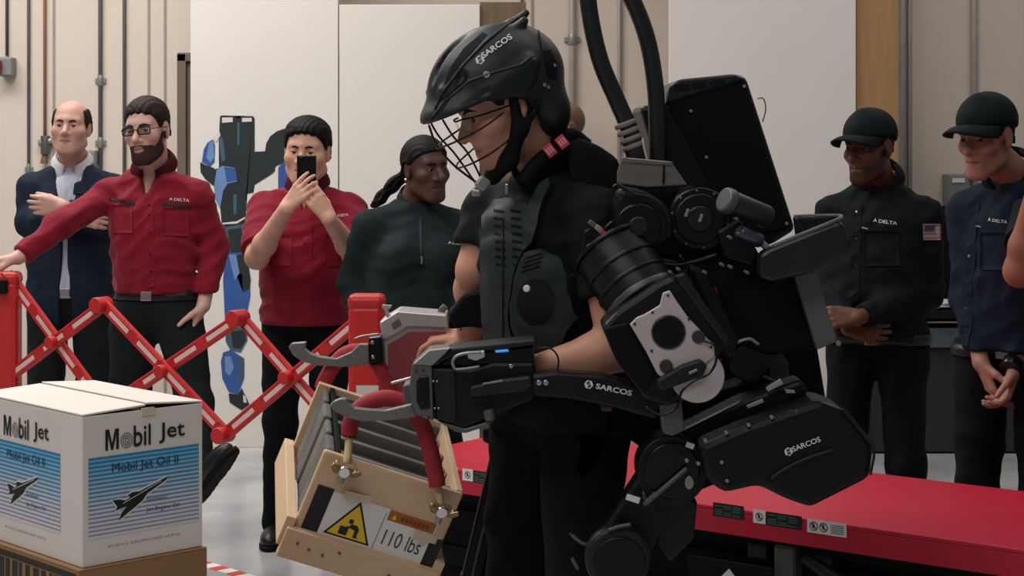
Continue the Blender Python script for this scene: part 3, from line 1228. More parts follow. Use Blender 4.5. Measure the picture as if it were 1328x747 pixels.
def sticker(px0, px1, pyt, kind):
    a = tpos(px0, 0)
    b = tpos(px1, 0)
    zt = tpos(px0, pyt).z
    a = Vector((a.x, a.y, zt - 0.036))
    b = Vector((b.x, b.y, zt - 0.036))
    wd = (b - a).length
    hgt = 0.036
    if kind == 'dark':
        s = patch('sticker', a, td, UPZ, wd, hgt, M_ink, lt, lift=0.001)
        for i in range(5):
            for j in range(3):
                if (i + j) % 4 == 3:
                    continue
                patch('fine_print', a + td * (wd * (0.06 + .18 * j * 1.6)) + UPZ * (hgt * (0.12 + i * 0.16)), td, UPZ, wd * 0.24, hgt * 0.07, dteal, s, lift=0.0016)
    else:
        s = patch('sticker', a, td, UPZ, wd, hgt, M_white, lt, lift=0.001)
        n = 1 if kind == 'icon' else 2
        for i in range(n):
            c = a + td * (wd * 0.5 if n == 1 else wd * (0.17 + 0.25 * i)) + UPZ * hgt * 0.5 - tn * 0.0016
            r = 0.011 if n == 1 else 0.012
            ring('prohibition_ring', c, td, UPZ, r, r * 0.78, mat('dark_red_print', (120, 44, 52), 0.6), s)
            e = (td + UPZ * -1).normalized()
            e2 = (td + UPZ).normalized()
            mesh_obj('prohibition_bar', [c - e * r * .8 - e2 * r * .13, c + e * r * .8 - e2 * r * .13, c + e * r * .8 + e2 * r * .13, c - e * r * .8 + e2 * r * .13],
                     [(0, 1, 2, 3)], mat('dark_red_print', (120, 44, 52)), s)
            patch('symbol', c - td * r * 0.3 - UPZ * r * 0.4, td, UPZ, r * 0.5, r * 0.9, M_ink, s, lift=0.0003)
        if n == 2:
            for i in range(5):
                patch('fine_print', a + td * (wd * 0.6) + UPZ * (hgt * (0.16 + i * 0.14)), td, UPZ, wd * 0.34, hgt * 0.06, mat('grey_print', (112, 110, 112)), s, lift=0.0016)


sticker(977, 993, 660, 'icon')
sticker(993, 1040, 663, 'dark')
sticker(1047, 1098, 672, 'wide')
sticker(925, 965, 651, 'dark')
sticker(600, 613.5, 607, 'icon')
sticker(613.5, 640, 609.5, 'dark')
sticker(556, 594, 600.5, 'wide')
# ------------------------------------------------------------------ people
M_skin = mat('skin', (255, 255, 255), 0.5, var=0.05, vscale=40, attr='tint', bump=0.03, bscale=180, spec=0.35)
M_eye = mat('eye_white', (112, 102, 98), 0.25, var=0.02)
M_iris = mat('dark_iris', (34, 24, 20), 0.2, var=0.05)
M_hair = mat('black_hair', (12, 11, 12), 0.6, spec=0.18, var=0.3, vscale=90, bump=0.25, bscale=220)
M_hairb = mat('dark_brown_hair', (36, 27, 24), 0.6, spec=0.18, var=0.3, vscale=90, bump=0.25, bscale=220)
M_beard = mat('dark_beard', (58, 43, 38), 0.7, spec=0.18, var=0.35, vscale=160, bump=0.3, bscale=300)
M_crimson = mat('crimson_shirt_cloth', (128, 17, 40), 0.8, spec=0.18, var=0.08, vscale=14, bump=0.12, bscale=60, sheen=0.1)
M_crimsond = mat('dark_crimson_cloth', (72, 12, 26), 0.85, spec=0.18, var=0.08)
M_greenb = mat('dark_green_knit', (27, 38, 40), 0.85, spec=0.18, var=0.1, vscale=14, bump=0.1, bscale=70)
M_blackc = mat('black_shirt_cloth', (13, 19, 22), 0.85, spec=0.18, var=0.12, vscale=14, bump=0.12, bscale=60)
M_navyc = mat('navy_shirt_cloth', (21, 31, 44), 0.85, spec=0.18, var=0.12, vscale=14, bump=0.12, bscale=60)
M_trou = mat('black_trouser_cloth', (13, 15, 17), 0.88, spec=0.18, var=0.12, vscale=12, bump=0.12, bscale=50)
M_trouc = mat('charcoal_trouser_cloth', (22, 27, 29), 0.88, spec=0.18, var=0.12, vscale=12, bump=0.12, bscale=50)
M_suit = mat('navy_suit_cloth', (26, 36, 52), 0.85, spec=0.18, var=0.1, vscale=16, bump=0.08, bscale=80)
M_shoe = mat('black_shoe_leather', (18, 19, 20), 0.4, var=0.1)
M_belt = mat('black_belt', (15, 15, 16), 0.45)
M_cap = mat('black_cap_cloth', (15, 24, 27), 0.8, spec=0.18, var=0.1, bump=0.08, bscale=120)
M_phone = mat('black_phone', (10, 10, 12), 0.15)


class Frame:
    """position + right / forward / up axes"""
    def __init__(s, o, yaw, pitch=0.0, roll=0.0, scale=1.0):
        y, p, r = (math.radians(a) for a in (yaw, pitch, roll))
        F = Vector((-math.sin(y), -math.cos(y), 0))
        U = Vector((0, 0, 1))
        Rt = F.cross(U)
        F2 = F * math.cos(p) - U * math.sin(p)
        U2 = U * math.cos(p) + F * math.sin(p)
        Rt2 = Rt * math.cos(r) + U2 * math.sin(r)
        U3 = U2 * math.cos(r) - Rt * math.sin(r)
        s.o, s.x, s.y, s.z, s.k = Vector(o), Rt2, F2, U3, scale
        s.M = np.array([A3(s.x), A3(s.y), A3(s.z)], dtype=np.float32).T

    def __call__(s, x, y, z):
        return s.o + (s.x * x + s.y * y + s.z * z) * s.k

    def loc(s, P):
        return ((P - A3(s.o)) @ s.M) / s.k


def head_sdf(p, jaw=1.0, nose=1.0, wide=1.0, lip=1.0):
    q = p.copy()
    q[:, 0] = np.abs(q[:, 0]) / wide
    d = sd_ell(q, (0, -0.012, 0.036), (0.075, 0.096, 0.084))
    d = smin(d, sd_ell(q, (0, 0.022, -0.036), (0.061 * jaw, 0.066, 0.078)), 0.03)
    d = smin(d, sd_ell(q, (0, 0.066, -0.098), (0.026 * jaw, 0.022, 0.022)), 0.028)
    d = smin(d, sd_cap(q, (0.050 * jaw, 0.0, -0.068), (0.02, 0.062, -0.103), 0.017, 0.016), 0.03)
    d = smin(d, sd_ell(q, (0.043, 0.054, -0.022), (0.022, 0.022, 0.018)), 0.03)
    d = smin(d, sd_cap(q, (0.0, 0.080, 0.028), (0.040, 0.066, 0.027), 0.011, 0.009), 0.022)
    d = smax(d, -sd_ell(q, (0.031, 0.097, 0.004), (0.019, 0.019, 0.013)), 0.012)
    # lids
    d = smin(d, sd_sph(q, (0.031, 0.0695, 0.003), 0.0148), 0.005)
    d = smax(d, -sd_ell(q, (0.031, 0.088, 0.002), (0.0125, 0.02, 0.0036)), 0.002)
    # nose
    n = sd_cap(q, (0, 0.080, 0.014), (0, 0.107 + 0.004 * (nose - 1), -0.030), 0.0085, 0.0122 * nose)
    n = smin(n, sd_ell(q, (0.0125 * nose, 0.091, -0.035), (0.0085 * nose, 0.011, 0.008)), 0.008)
    d = smin(d, n, 0.012)
    d = smax(d, -sd_sph(q, (0.0075 * nose, 0.097, -0.0455), 0.0042), 0.003)
    # mouth
    d = smin(d, sd_ell(q, (0, 0.070, -0.066), (0.030, 0.018, 0.024)), 0.022)
    d = smin(d, sd_cap(q, (0, 0.0895, -0.0605), (0.019, 0.081, -0.064), 0.0052 * lip, 0.003), 0.005)
    d = smin(d, sd_cap(q, (0, 0.0885, -0.0725), (0.017, 0.081, -0.068), 0.0062 * lip, 0.003), 0.005)
    d = smax(d, -sd_cap(q, (0, 0.098, -0.0655), (0.023, 0.086, -0.0685), 0.0034), 0.003)
    # ears
    e = sd_ell(q, (0.0765, -0.010, 0.0), (0.008, 0.020, 0.031))
    e = smax(e, -sd_ell(q, (0.086, -0.004, 0.0), (0.006, 0.010, 0.018)), 0.005)
    e = smin(e, sd_ell(q, (0.0745, -0.004, -0.026), (0.008, 0.010, 0.011)), 0.008)
    d = smin(d, e, 0.007)
    return d


def hand_parts(wr, f, n, right, curl=(0.3, 0.35, 0.25), spread=0.06, thumb=(0.75, 0.35), k=1.0, curls=None):
    """palm segments and fingers: lists of (a, b, ra, rb); wr wrist, f towards the fingers, n palm normal"""
    f = Vector(f).normalized()
    n = Vector(n)
    n = (n - f * n.dot(f)).normalized()
    s = n.cross(f) * (-1 if right else 1)          # thumb side
    wr = Vector(wr)
    palm, fing = [], []
    offs = (0.031, 0.0105, -0.010, -0.029)
    lens = (0.070, 0.079, 0.073, 0.057)
    base = (0.088, 0.092, 0.087, 0.079)
    for i in range(4):
        kn = wr + (f * base[i] + s * offs[i]) * k
        palm.append((wr + s * (offs[i] * 0.45 * k) + f * 0.008 * k, kn, 0.0145 * k, 0.0105 * k))
        c = curls[i] if curls else curl
        a = 0.0
        p = kn
        sp = offs[i] / 0.03 * spread
        for j, (fr, r0, r1) in enumerate(((0.46, 0.0098, 0.0088), (0.30, 0.0088, 0.0080), (0.24, 0.0080, 0.0066))):
            a += c[j]
            d = (f * math.cos(a) + n * math.sin(a) + s * sp).normalized()
            q = p + d * (lens[i] * fr * k)
            fing.append((p, q, r0 * k, r1 * k))
            p = q
    t0 = wr + (f * 0.022 + s * 0.020 + n * 0.006) * k
    d1 = (f * math.cos(thumb[0]) + s * math.sin(thumb[0]) + n * thumb[1]).normalized()
    t1 = t0 + d1 * 0.042 * k
    d2 = (f * math.cos(thumb[0] * 0.5) + s * math.sin(thumb[0] * 0.5) + n * (thumb[1] * 1.3)).normalized()
    t2 = t1 + d2 * 0.032 * k
    t3 = t2 + (d2 + f * 0.35).normalized() * 0.026 * k
    palm.append((t0, t1, 0.015 * k, 0.0115 * k))
    fing += [(t1, t2, 0.0112 * k, 0.0098 * k), (t2, t3, 0.0098 * k, 0.0078 * k)]
    return palm, fing


def hand_sdf(P, parts):
    palm, fing = parts
    d = None
    for a, b, ra, rb in palm:
        e = sd_cap(P, a, b, ra, rb)
        d = e if d is None else smin(d, e, 0.014)
    g = None
    for a, b, ra, rb in fing:
        e = sd_cap(P, a, b, ra, rb)
        g = e if g is None else np.minimum(g, e)
    return smin(d, g, 0.006)


def hand_pts(parts):
    return [p for a, b, _, _ in parts[0] + parts[1] for p in (a, b)]


def skin_colour(base, lipc, hf, buzz=None, stub=0.0):
    b = np.array(lin(base)[:3])
    l = np.array(lin(lipc)[:3])

    def f(V):
        p = hf.loc(V.astype(np.float32))
        x = np.abs(p[:, 0])
        C = np.tile(b, (len(V), 1))
        near = (np.linalg.norm(p, axis=1) < 0.16).astype(float)
        m = np.exp(-(x / 0.021) ** 4 - ((p[:, 2] + 0.066) / 0.0105) ** 4) * (p[:, 1] > 0.07) * near
        C = C * (1 - m[:, None]) + l * m[:, None]
        ml = np.exp(-(x / 0.022) ** 6 - ((p[:, 2] + 0.0662) / 0.0028) ** 2) * (p[:, 1] > 0.07) * near * 0.55  # mouth line: crease shade put into the skin colour
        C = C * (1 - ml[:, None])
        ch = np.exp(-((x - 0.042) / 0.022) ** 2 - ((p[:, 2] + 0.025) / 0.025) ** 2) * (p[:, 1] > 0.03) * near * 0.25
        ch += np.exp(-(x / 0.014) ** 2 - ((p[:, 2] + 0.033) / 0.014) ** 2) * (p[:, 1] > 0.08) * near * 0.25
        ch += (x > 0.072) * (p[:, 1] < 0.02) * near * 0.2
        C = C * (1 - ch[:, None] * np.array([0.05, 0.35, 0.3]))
        if stub:
            t_ = np.interp(p[:, 1], [-0.02, 0.01, 0.03, 0.05, 0.07, 0.1], [0.0, 0.0, -0.018, -0.046, -0.052, -0.050])
            sm = np.clip((t_ - p[:, 2]) / 0.012, 0, 1) * (p[:, 1] > 0.0) * (1 - m) * near * stub
            C = C * (1 - sm[:, None] * np.array([0.62, 0.68, 0.68]))
        if buzz is not None:
            zc, col, a = buzz
            line = np.interp(p[:, 1], [-0.1, -0.05, 0.0, 0.035, 0.075], [-0.08, -0.07, 0.0, 0.05, 0.078])
            s = np.clip((p[:, 2] - line) / 0.012, 0, 1) * near * a
            C = C * (1 - s[:, None]) + np.array(lin(col)[:3]) * s[:, None]
        return C
    return f


def hairline_short(p):
    return np.interp(p[:, 1], [-0.1, -0.06, -0.02, 0.012, 0.03, 0.05, 0.085], [-0.082, -0.075, -0.02, 0.004, 0.012, 0.05, 0.072])


def make_person(sp):
    Y = sp['Y']
    base = W(sp['px'], 200, Y)
    root = thing('person', (base.x, base.y, 0), sp['label'], 'person', 'onlookers standing around the machine' if sp.get('group', True) else None)
    H = sp['H']
    T = Frame((base.x, base.y, 0), sp['yaw'])
    hf = Frame(sp['head'], *sp['hrot'], scale=sp.get('hs', 1.0))
    hk = sp.get('face', {})
    sw = sp.get('sw', 0.185)
    zs = sp.get('zs', H - 0.315)
    ln = sp.get('lean', (0.0, 0.0))        # shift of the shoulders: right, forward
    SR = sp.get('SR') or T(sw + ln[0], -0.01 + ln[1], zs - sp.get('drop', 0.045))
    SL = sp.get('SL') or T(-sw + ln[0], -0.01 + ln[1], zs - sp.get('drop', 0.045))
    ER, EL, WR_, WL_ = sp['ER'], sp['EL'], sp['WR'], sp['WL']
    NB = T(ln[0], -0.03 + ln[1], zs + 0.055)
    hands = []
    for side, wkey, hkey in ((True, WR_, 'HR'), (False, WL_, 'HL')):
        if hkey in sp:
            h = dict(sp[hkey])
            hands.append(hand_parts(wkey, right=side, **h))
    girth = sp.get('girth', 1.0)
    arm = sp.get('arm', 1.0)

    def body(P):
        d = near(P, hf(0, 0, 0), 0.13, lambda Q: head_sdf(hf.loc(Q), **hk) * hf.k)
        neck = sd_cap(P, hf(0, -0.024, -0.055), NB, 0.054 * sp.get('neck', 1), 0.058 * sp.get('neck', 1))
        d = smin(d, neck, 0.025)
        d = smin(d, sd_cap(P, NB - T.z * 0.03, SR, 0.042, 0.03), 0.03)
        d = smin(d, sd_cap(P, NB - T.z * 0.03, SL, 0.042, 0.03), 0.03)
        d = smin(d, sd_cap(P, T(ln[0], ln[1] - 0.01, zs - 0.06), T(0, 0, 0.56 * H), 0.065, 0.07), 0.04)
        for S_, E_, W_, ct in ((SR, ER, WR_, 0), (SL, EL, WL_, 1)):
            bare = sp.get('sleeve', (1, 1))[ct] <= 1.0
            ua = 1.0 if bare else 0.68
            a = sd_cap(P, S_, E_, (0.044 if bare else 0.032) * arm, 0.042 * ua * arm)
            mid = E_.lerp(W_, 0.28)
            a = smin(a, sd_cap(P, E_, mid, 0.038 * ua * arm, 0.041 * ua * arm), 0.02)
            a = smin(a, sd_cap(P, mid, W_, 0.040 * ua * arm, 0.026 * arm), 0.02)
            d = smin(d, a, 0.02)
        for h in hands:
            d = smin(d, near(P, h[0][1][1], 0.115, lambda Q: hand_sdf(Q, h)), 0.012)
        return d

    pts = [hf(0, 0, 0.13), hf(0, 0.11, 0), hf(0, -0.11, 0), hf(0.1, 0, 0), hf(-0.1, 0, 0), SR, SL, ER, EL, WR_, WL_, T(0, 0, 0.5 * H)]
    for h in hands:
        pts += hand_pts(h)
    lo, hi = bounds(pts, 0.06)
    ob = soft('body', body, lo, hi, sp.get('res', 0.0042), M_skin, root, colf=skin_colour(sp['skin'], sp['lips'], hf, sp.get('buzz'), sp.get('stub', 0.0)))
    for s in (-1, 1):
        c = hf(s * 0.031, 0.0695, 0.003)
        bm = bmesh.new()
        bmesh.ops.create_uvsphere(bm, u_segments=14, v_segments=10, radius=0.0132 * hf.k)
        bmesh.ops.translate(bm, vec=c, verts=bm.verts)
        e = bm_obj('eye', bm, M_eye, root, smooth=True)
        g = sp.get('gaze', (0, 0))
        dr = (hf.y + hf.x * g[0] + hf.z * g[1]).normalized()
        bm = bmesh.new()
        bmesh.ops.create_uvsphere(bm, u_segments=12, v_segments=8, radius=0.0074 * hf.k)
        bmesh.ops.translate(bm, vec=c + dr * 0.0082 * hf.k, verts=bm.verts)
        bm_obj('iris', bm, M_iris, e, smooth=True)
        if not sp.get('nobrow'):
            hm = MATS[sp.get('brow', 'dark_brown_hair')]
            tube('eyebrow', [hf(s * 0.012, 0.0905, 0.0195), hf(s * 0.028, 0.0855, 0.0245), hf(s * 0.048, 0.0715, 0.0195)],
                 [0.0036, 0.0046, 0.0022], hm, root, n=5, seg=6)
    sp['hf'], sp['T'], sp['root'], sp['NB'], sp['SR'], sp['SL'] = hf, T, root, NB, SR, SL
    bl, bh = bounds([hf(0, 0, 0)], 0.19)

    # hair
    hr = sp.get('hair')
    if hr == 'short':
        th, thtop = sp.get('hair_th', (0.005, 0.014))

        def hair(P):
            p = hf.loc(P)
            t = th + (thtop - th) * np.clip((p[:, 2] - 0.03) / 0.07, 0, 1)
            d = head_sdf(p, **hk) - t + 0.0022 * np.sin(p[:, 0] * 330 + p[:, 1] * 120) * np.sin(p[:, 1] * 260)
            ln_ = hairline_short(p) + sp.get('hl', 0.0) * np.clip(p[:, 1] / 0.07, 0, 1) + 0.004 * np.sin(p[:, 0] * 240)
            ln_ = ln_ + 0.02 * np.clip((0.075 - np.abs(p[:, 0])) / 0.075, 0, 1) * 0
            d = smax(d, ln_ - p[:, 2], 0.006)
            ear = sd_ell(np.abs(p) * np.array([1, 0, 0], np.float32) + p * np.array([0, 1, 1], np.float32), (0.08, -0.006, 0.0), (0.03, 0.024, 0.034))
            return smax(d, -ear, 0.004) * hf.k
        soft('hair', hair, bl, bh, 0.0042, MATS[sp.get('hairm', 'black_hair')], root)
    elif hr == 'sides':
        def hair(P):
            p = hf.loc(P)
            d = head_sdf(p, **hk) - 0.006 + 0.0015 * np.sin(p[:, 1] * 400)
            lo_l = np.interp(p[:, 1], [-0.1, -0.05, -0.01, 0.02, 0.035], [-0.08, -0.07, 0.0, -0.005, 0.02])
            up_l = np.interp(p[:, 1], [-0.11, -0.06, 0.0, 0.045], [0.09, 0.095, 0.085, 0.07])
            d = smax(d, lo_l - p[:, 2], 0.004)
            d = smax(d, p[:, 2] - up_l, 0.006)
            d = smax(d, p[:, 1] - 0.04, 0.004)
            q = p.copy()
            q[:, 0] = np.abs(q[:, 0])
            return smax(d, -sd_ell(q, (0.08, -0.006, 0.0), (0.03, 0.022, 0.032)), 0.004) * hf.k
        soft('hair', hair, bl, bh, 0.0042, M_hairb, root)
    if sp.get('beard'):
        bt_ = sp['beard']

        def beard(P):
            p = hf.loc(P)
            d = head_sdf(p, **hk) - bt_ + 0.0012 * np.sin(p[:, 0] * 500) * np.sin(p[:, 2] * 430)
            top = np.interp(p[:, 1], [-0.02, 0.01, 0.03, 0.05, 0.07, 0.1], [0.002, -0.004, -0.030, -0.056, -0.051, -0.049])
            d = smax(d, p[:, 2] - top, 0.006)
            d = smax(d, 0.004 - p[:, 1], 0.006)
            x = np.abs(p[:, 0])
            lips = 1 - np.sqrt((x / 0.020) ** 2 + ((p[:, 2] + 0.066) / 0.0115) ** 2)
            d = smax(d, lips * 0.012, 0.003)
            sl = sp.get('goatee')
            if sl:
                d = smax(d, 0.0 + (0.085 - np.abs(p[:, 2] + 0.02)) * -1 + 0.0, 0.004)
            d = smax(d, -0.128 - p[:, 2], 0.004)
            return d * hf.k
        soft('beard', beard, bl, bh, 0.0038, MATS[sp.get('beardm', 'dark_beard')], root)

    # shirt
    cm = sp['shirt']
    zh = sp['hem']
    bw = sp.get('belly', 0.0)
    cut = sp.get('sleeve', (1.0, 1.0))      # 1 = to the wrist, 0..1 = fraction of upper arm + 1 for forearm
    sr = sp.get('sr', 1.0)
    cr, cd = sp.get('chest', (0.178, 0.118))

    def shirt(P):
        p = T.loc(P)
        p = p.copy()
        f = np.clip((p[:, 2] - 0.55 * H) / (zs - 0.55 * H), 0, 1.2)
        p[:, 0] -= ln[0] * f
        p[:, 1] -= ln[1] * f
        d = sd_ell(p, (0, 0.0, zs - 0.165), (cr, cd, 0.185))
        d = smin(d, sd_ell(p, (0, 0.012 + bw * 0.4, zs - 0.33), (cr * 0.93 + bw * 0.5, cd * 0.98 + bw * 0.6, 0.20)), 0.06)
        d = smin(d, sd_ell(p, (0, 0.0, zs - 0.50), (cr * 0.97 + bw * 0.4, cd * 1.02 + bw * 0.4, 0.15)), 0.06)
        if sp.get('bust'):
            q = p.copy()
            q[:, 0] = np.abs(q[:, 0])
            d = smin(d, sd_ell(q, (0.078, cd - 0.02, zs - 0.16), (0.075, 0.065, 0.08)), 0.05)
        d = smin(d, sd_cap(P, NB - T.z * 0.035, SR, 0.062, 0.055 * sr), 0.05)
        d = smin(d, sd_cap(P, NB - T.z * 0.035, SL, 0.062, 0.055 * sr), 0.05)
        for S_, E_, W_, c in ((SR, ER, WR_, cut[0]), (SL, EL, WL_, cut[1])):
            if c <= 1.0:
                e = S_.lerp(E_, c)
                a = sd_cap(P, S_, E_, 0.062 * sr * arm, 0.060 * sr * arm)
                a = np.maximum(a, (P - A3(e)) @ A3((E_ - S_).normalized()))
            else:
                a = sd_cap(P, S_, E_, 0.057 * sr * arm, 0.053 * sr * arm)
                e = E_.lerp(W_, c - 1.0)
                b = sd_cap(P, E_, W_, 0.053 * sr * arm, 0.040 * sr * arm)
                b = np.maximum(b, (P - A3(e)) @ A3((W_ - E_).normalized()))
                a = smin(a, b, 0.025)
            d = smin(d, a, 0.03)
        d = d + wrinkle(P, sp.get('wr', 0.0055) * 1.5, 30, sp.get('seed', 1))
        d = smax(d, zh - P[:, 2], 0.008)
        # open neck
        vd = sp.get('vneck')
        if vd:
            q = T.loc(P)
            if sp.get('vfun'):
                vv = np.abs(q[:, 0] - ln[0]) - np.interp(q[:, 2], *sp['vfun'])
            else:
                vv = np.abs(q[:, 0] - ln[0]) - np.clip((q[:, 2] - (zs + 0.05 - vd)) * sp.get('vslope', 0.3), -0.01, 0.2)
            vv = np.maximum(vv, -q[:, 1] + 0.0)
            d = smax(d, -vv, 0.006)
        nk = sd_cap(P, hf(0, -0.024, -0.055), NB, 0.052 * sp.get('neck', 1), 0.055 * sp.get('neck', 1)) - 0.008
        return smax(d, -nk, 0.008)

    spts = [SR, SL, ER, EL, T(0.2, 0.15, zs), T(-0.2, -0.15, zs), NB + Vector((0, 0, 0.06)), T(0.24, 0.2 + bw, zh), T(-0.24, -0.2, zh)]
    if cut[0] > 1:
        spts.append(WR_)
    if cut[1] > 1:
        spts.append(WL_)
    lo, hi = bounds(spts, 0.075)
    lo[2] = max(lo[2], zh - 0.03)
    so = soft(sp.get('shirtname', 'shirt'), shirt, lo, hi, 0.0075, cm, root)
    sp['so'] = so
    sp['bvh'] = bvh(so)

    # trousers
    hipz = 0.53 * H
    stance = sp.get('stance', 0.10)
    HRt, HLt = T(0.088, 0, hipz), T(-0.088, 0, hipz)
    KR = sp.get('KR') or T(stance, 0.03, 0.28 * H)
    KL = sp.get('KL') or T(-stance, 0.03, 0.28 * H)
    AR = sp.get('AR') or T(stance + 0.02, -0.01, 0.075)
    AL = sp.get('AL') or T(-stance - 0.02, -0.01, 0.075)
    tg = sp.get('tg', 1.0)

    def trousers(P):
        p = T.loc(P)
        d = sd_ell(p, (0, 0, hipz + 0.06), (cr * 0.93 + bw * 0.4, cd * 0.98 + bw * 0.3, 0.15))
        for h_, k_, a_ in ((HRt, KR, AR), (HLt, KL, AL)):
            l = sd_cap(P, h_, k_, 0.092 * tg, 0.068 * tg)
            l = smin(l, sd_cap(P, k_, a_, 0.066 * tg, 0.058 * tg), 0.03)
            dr = (a_ - k_).normalized()
            l = np.maximum(l, (P - A3(a_ + dr * 0.03)) @ A3(dr))
            d = smin(d, l, 0.03)
        d = d + wrinkle(P, 0.009, 22, sp.get('seed', 1) + 50)
        return smax(d, P[:, 2] - (zh + sp.get('rise', 0.03)), 0.006)

    lo, hi = bounds([KR, KL, AR, AL, T(0.24, 0.18, hipz + 0.2), T(-0.24, -0.18, hipz)], 0.09)
    lo[2] = 0.0
    sp['to'] = soft('trousers', trousers, lo, hi, 0.0105, sp.get('trm', M_trou), root)
    for a_, k_, yw in ((AR, KR, sp.get('fR')), (AL, KL, sp.get('fL'))):
        if yw is None:
            fd = (T.y + (a_ - base).normalized() * 0.0)
            fd = Vector((fd.x, fd.y, 0)).normalized()
        else:
            fd = Vector(yw).normalized()
        up = Vector((0, 0, 1))
        up = (up - fd * up.dot(fd)).normalized()
        sd = fd.cross(up)
        Rm = np.array([A3(sd), A3(fd), A3(up)], dtype=np.float32).T
        o_ = a_ - up * (0.075 if yw is None else 0.06)

        def shoe(P, o_=o_, fd=fd, up=up, Rm=Rm):
            q = (P - A3(o_)) @ Rm
            d = sd_ell(q, (0, 0.09, 0.035), (0.047, 0.10, 0.045))
            d = smin(d, sd_ell(q, (0, -0.02, 0.05), (0.040, 0.06, 0.06)), 0.03)
            d = smin(d, sd_cap(q, (0, -0.01, 0.05), (0, -0.012, 0.12), 0.045, 0.045), 0.03)
            return smax(d, 0.018 - q[:, 2], 0.004)

        def sole(P, o_=o_, Rm=Rm):
            q = (P - A3(o_)) @ Rm
            d = sd_ell(q * np.array([1, 1, 0.3], np.float32), (0, 0.095, 0.0), (0.050, 0.103, 0.2))
            d = smin(d, sd_ell(q * np.array([1, 1, 0.3], np.float32), (0, -0.02, 0.0), (0.043, 0.062, 0.2)), 0.03)
            return np.maximum(np.maximum(d, q[:, 2] - 0.022), -q[:, 2])
        lo, hi = bounds([o_ - fd * 0.1, o_ + fd * 0.2, o_ + up * 0.17, o_], 0.055)
        s_ = soft('shoe', shoe, lo, hi, 0.006, M_shoe, root)
        soft('sole', sole, lo, hi, 0.006, M_blackm, s_)
    # belt
    if sp.get('belt'):
        zb = zh - 0.005
        bvt = bvh(sp['to'])

        def belt(u, v):
            a = 2 * math.pi * u
            c = T(0, 0, zb + (v - 0.5) * 0.036)
            d = T.x * math.cos(a) + T.y * math.sin(a)
            hit = bvt.ray_cast(c + d * 0.5, -d, 0.6)
            r = 0.15 if hit[0] is None else (hit[0] - c).dot(d)
            return c + d * (r + 0.004)
        b_ = sheet('belt', belt, 48, 3, 0.005, M_belt, root, closed_u=True)
        hit = bvt.ray_cast(T(0, 0.5, zb), -T.y, 0.6)
        if hit[0] is not None:
            box('buckle', hit[0] + T.y * 0.010, 0.042, 0.006, 0.034, M_chrome, b_, ax=(T.x, T.y, T.z), bevel=0.002)
    return root


def collar(sp, m, r0=0.066, h=0.036, spread=0.5, fold=True, point=0.035, gap=0.16, name='collar'):
    """turned-down or stand collar round the neck"""
    hf, T, NB = sp['hf'], sp['T'], sp['NB']
    ax = (hf(0, -0.024, -0.055) - NB).normalized()
    X = T.x
    Yv = ax.cross(X).normalized() * -1
    if Yv.dot(T.y) < 0:
        Yv = -Yv
    k = sp.get('neck', 1)
    c0 = NB + ax * sp.get('collar_z', 0.012)
    a0, a1 = math.pi / 2 + gap * math.pi, math.pi / 2 - gap * math.pi + 2 * math.pi

    def stand(u, v):
        a = a0 + (a1 - a0) * u
        fr = 1 - abs(2 * u - 1)
        return c0 + (X * math.cos(a) * 1.0 + Yv * math.sin(a) * 1.05) * (r0 * k) + ax * (h * v - 0.016 * (1 - fr) ** 2)

    def flap(u, v):
        a = a0 + (a1 - a0) * u
        e = abs(2 * u - 1)
        dp = (h * 1.15 + point * max(0, (e - 0.72) / 0.28))
        rr = r0 * k + 0.004 + 0.020 * math.sin(v * 1.5)
        return c0 + (X * math.cos(a) + Yv * math.sin(a) * 1.05) * (rr + 0.012 * max(0, (e - .7) / .3) * v) + ax * (h + 0.003 - dp * v - 0.016 * e ** 4)
    o = sheet(name, stand, 32, 5, 0.004, m, sp['root'])
    if fold:
        sheet('collar_fold', flap, 32, 6, 0.004, m, o)
    return o


def on_shirt(sp, px, py):
    """where the ray through a pixel meets the shirt"""
    o = Vector((0, 0, CAMZ))
    d = (W(px, py, 1.0) - o).normalized()
    h = sp['bvh'].ray_cast(o, d)
    return h[0], h[1]


def shirt_strip(sp, name, p0, p1, width, m, lift=0.002, n=10, parent=None, label=None, tb=None):
    """a narrow strip lying on the shirt between two pixels"""
    tb = tb or sp['bvh']
    o = Vector((0, 0, CAMZ))
    pts = []
    for i in range(n):
        t = i / (n - 1)
        d = (W(p0[0] + (p1[0] - p0[0]) * t, p0[1] + (p1[1] - p0[1]) * t, 1.0) - o).normalized()
        h = tb.ray_cast(o, d)
        if h[0] is not None:
            pts.append((h[0] + h[1] * lift, h[1]))
    if len(pts) < 2:
        return None
    V, F = [], []
    for i, (p, nn) in enumerate(pts):
        t = (pts[min(i + 1, len(pts) - 1)][0] - pts[max(i - 1, 0)][0]).normalized()
        s = t.cross(nn).normalized() * (width / 2)
        V += [p - s, p + s, p + s - nn * (lift + 0.001), p - s - nn * (lift + 0.001)]
    for i in range(len(pts) - 1):
        a, b = i * 4, i * 4 + 4
        for k in range(4):
            F.append((a + k, a + (k + 1) % 4, b + (k + 1) % 4, b + k))
    F += [(3, 2, 1, 0), tuple(len(V) - 4 + i for i in range(4))]
    return mesh_obj(name, V, F, m, parent or sp['so'], label, smooth=False)


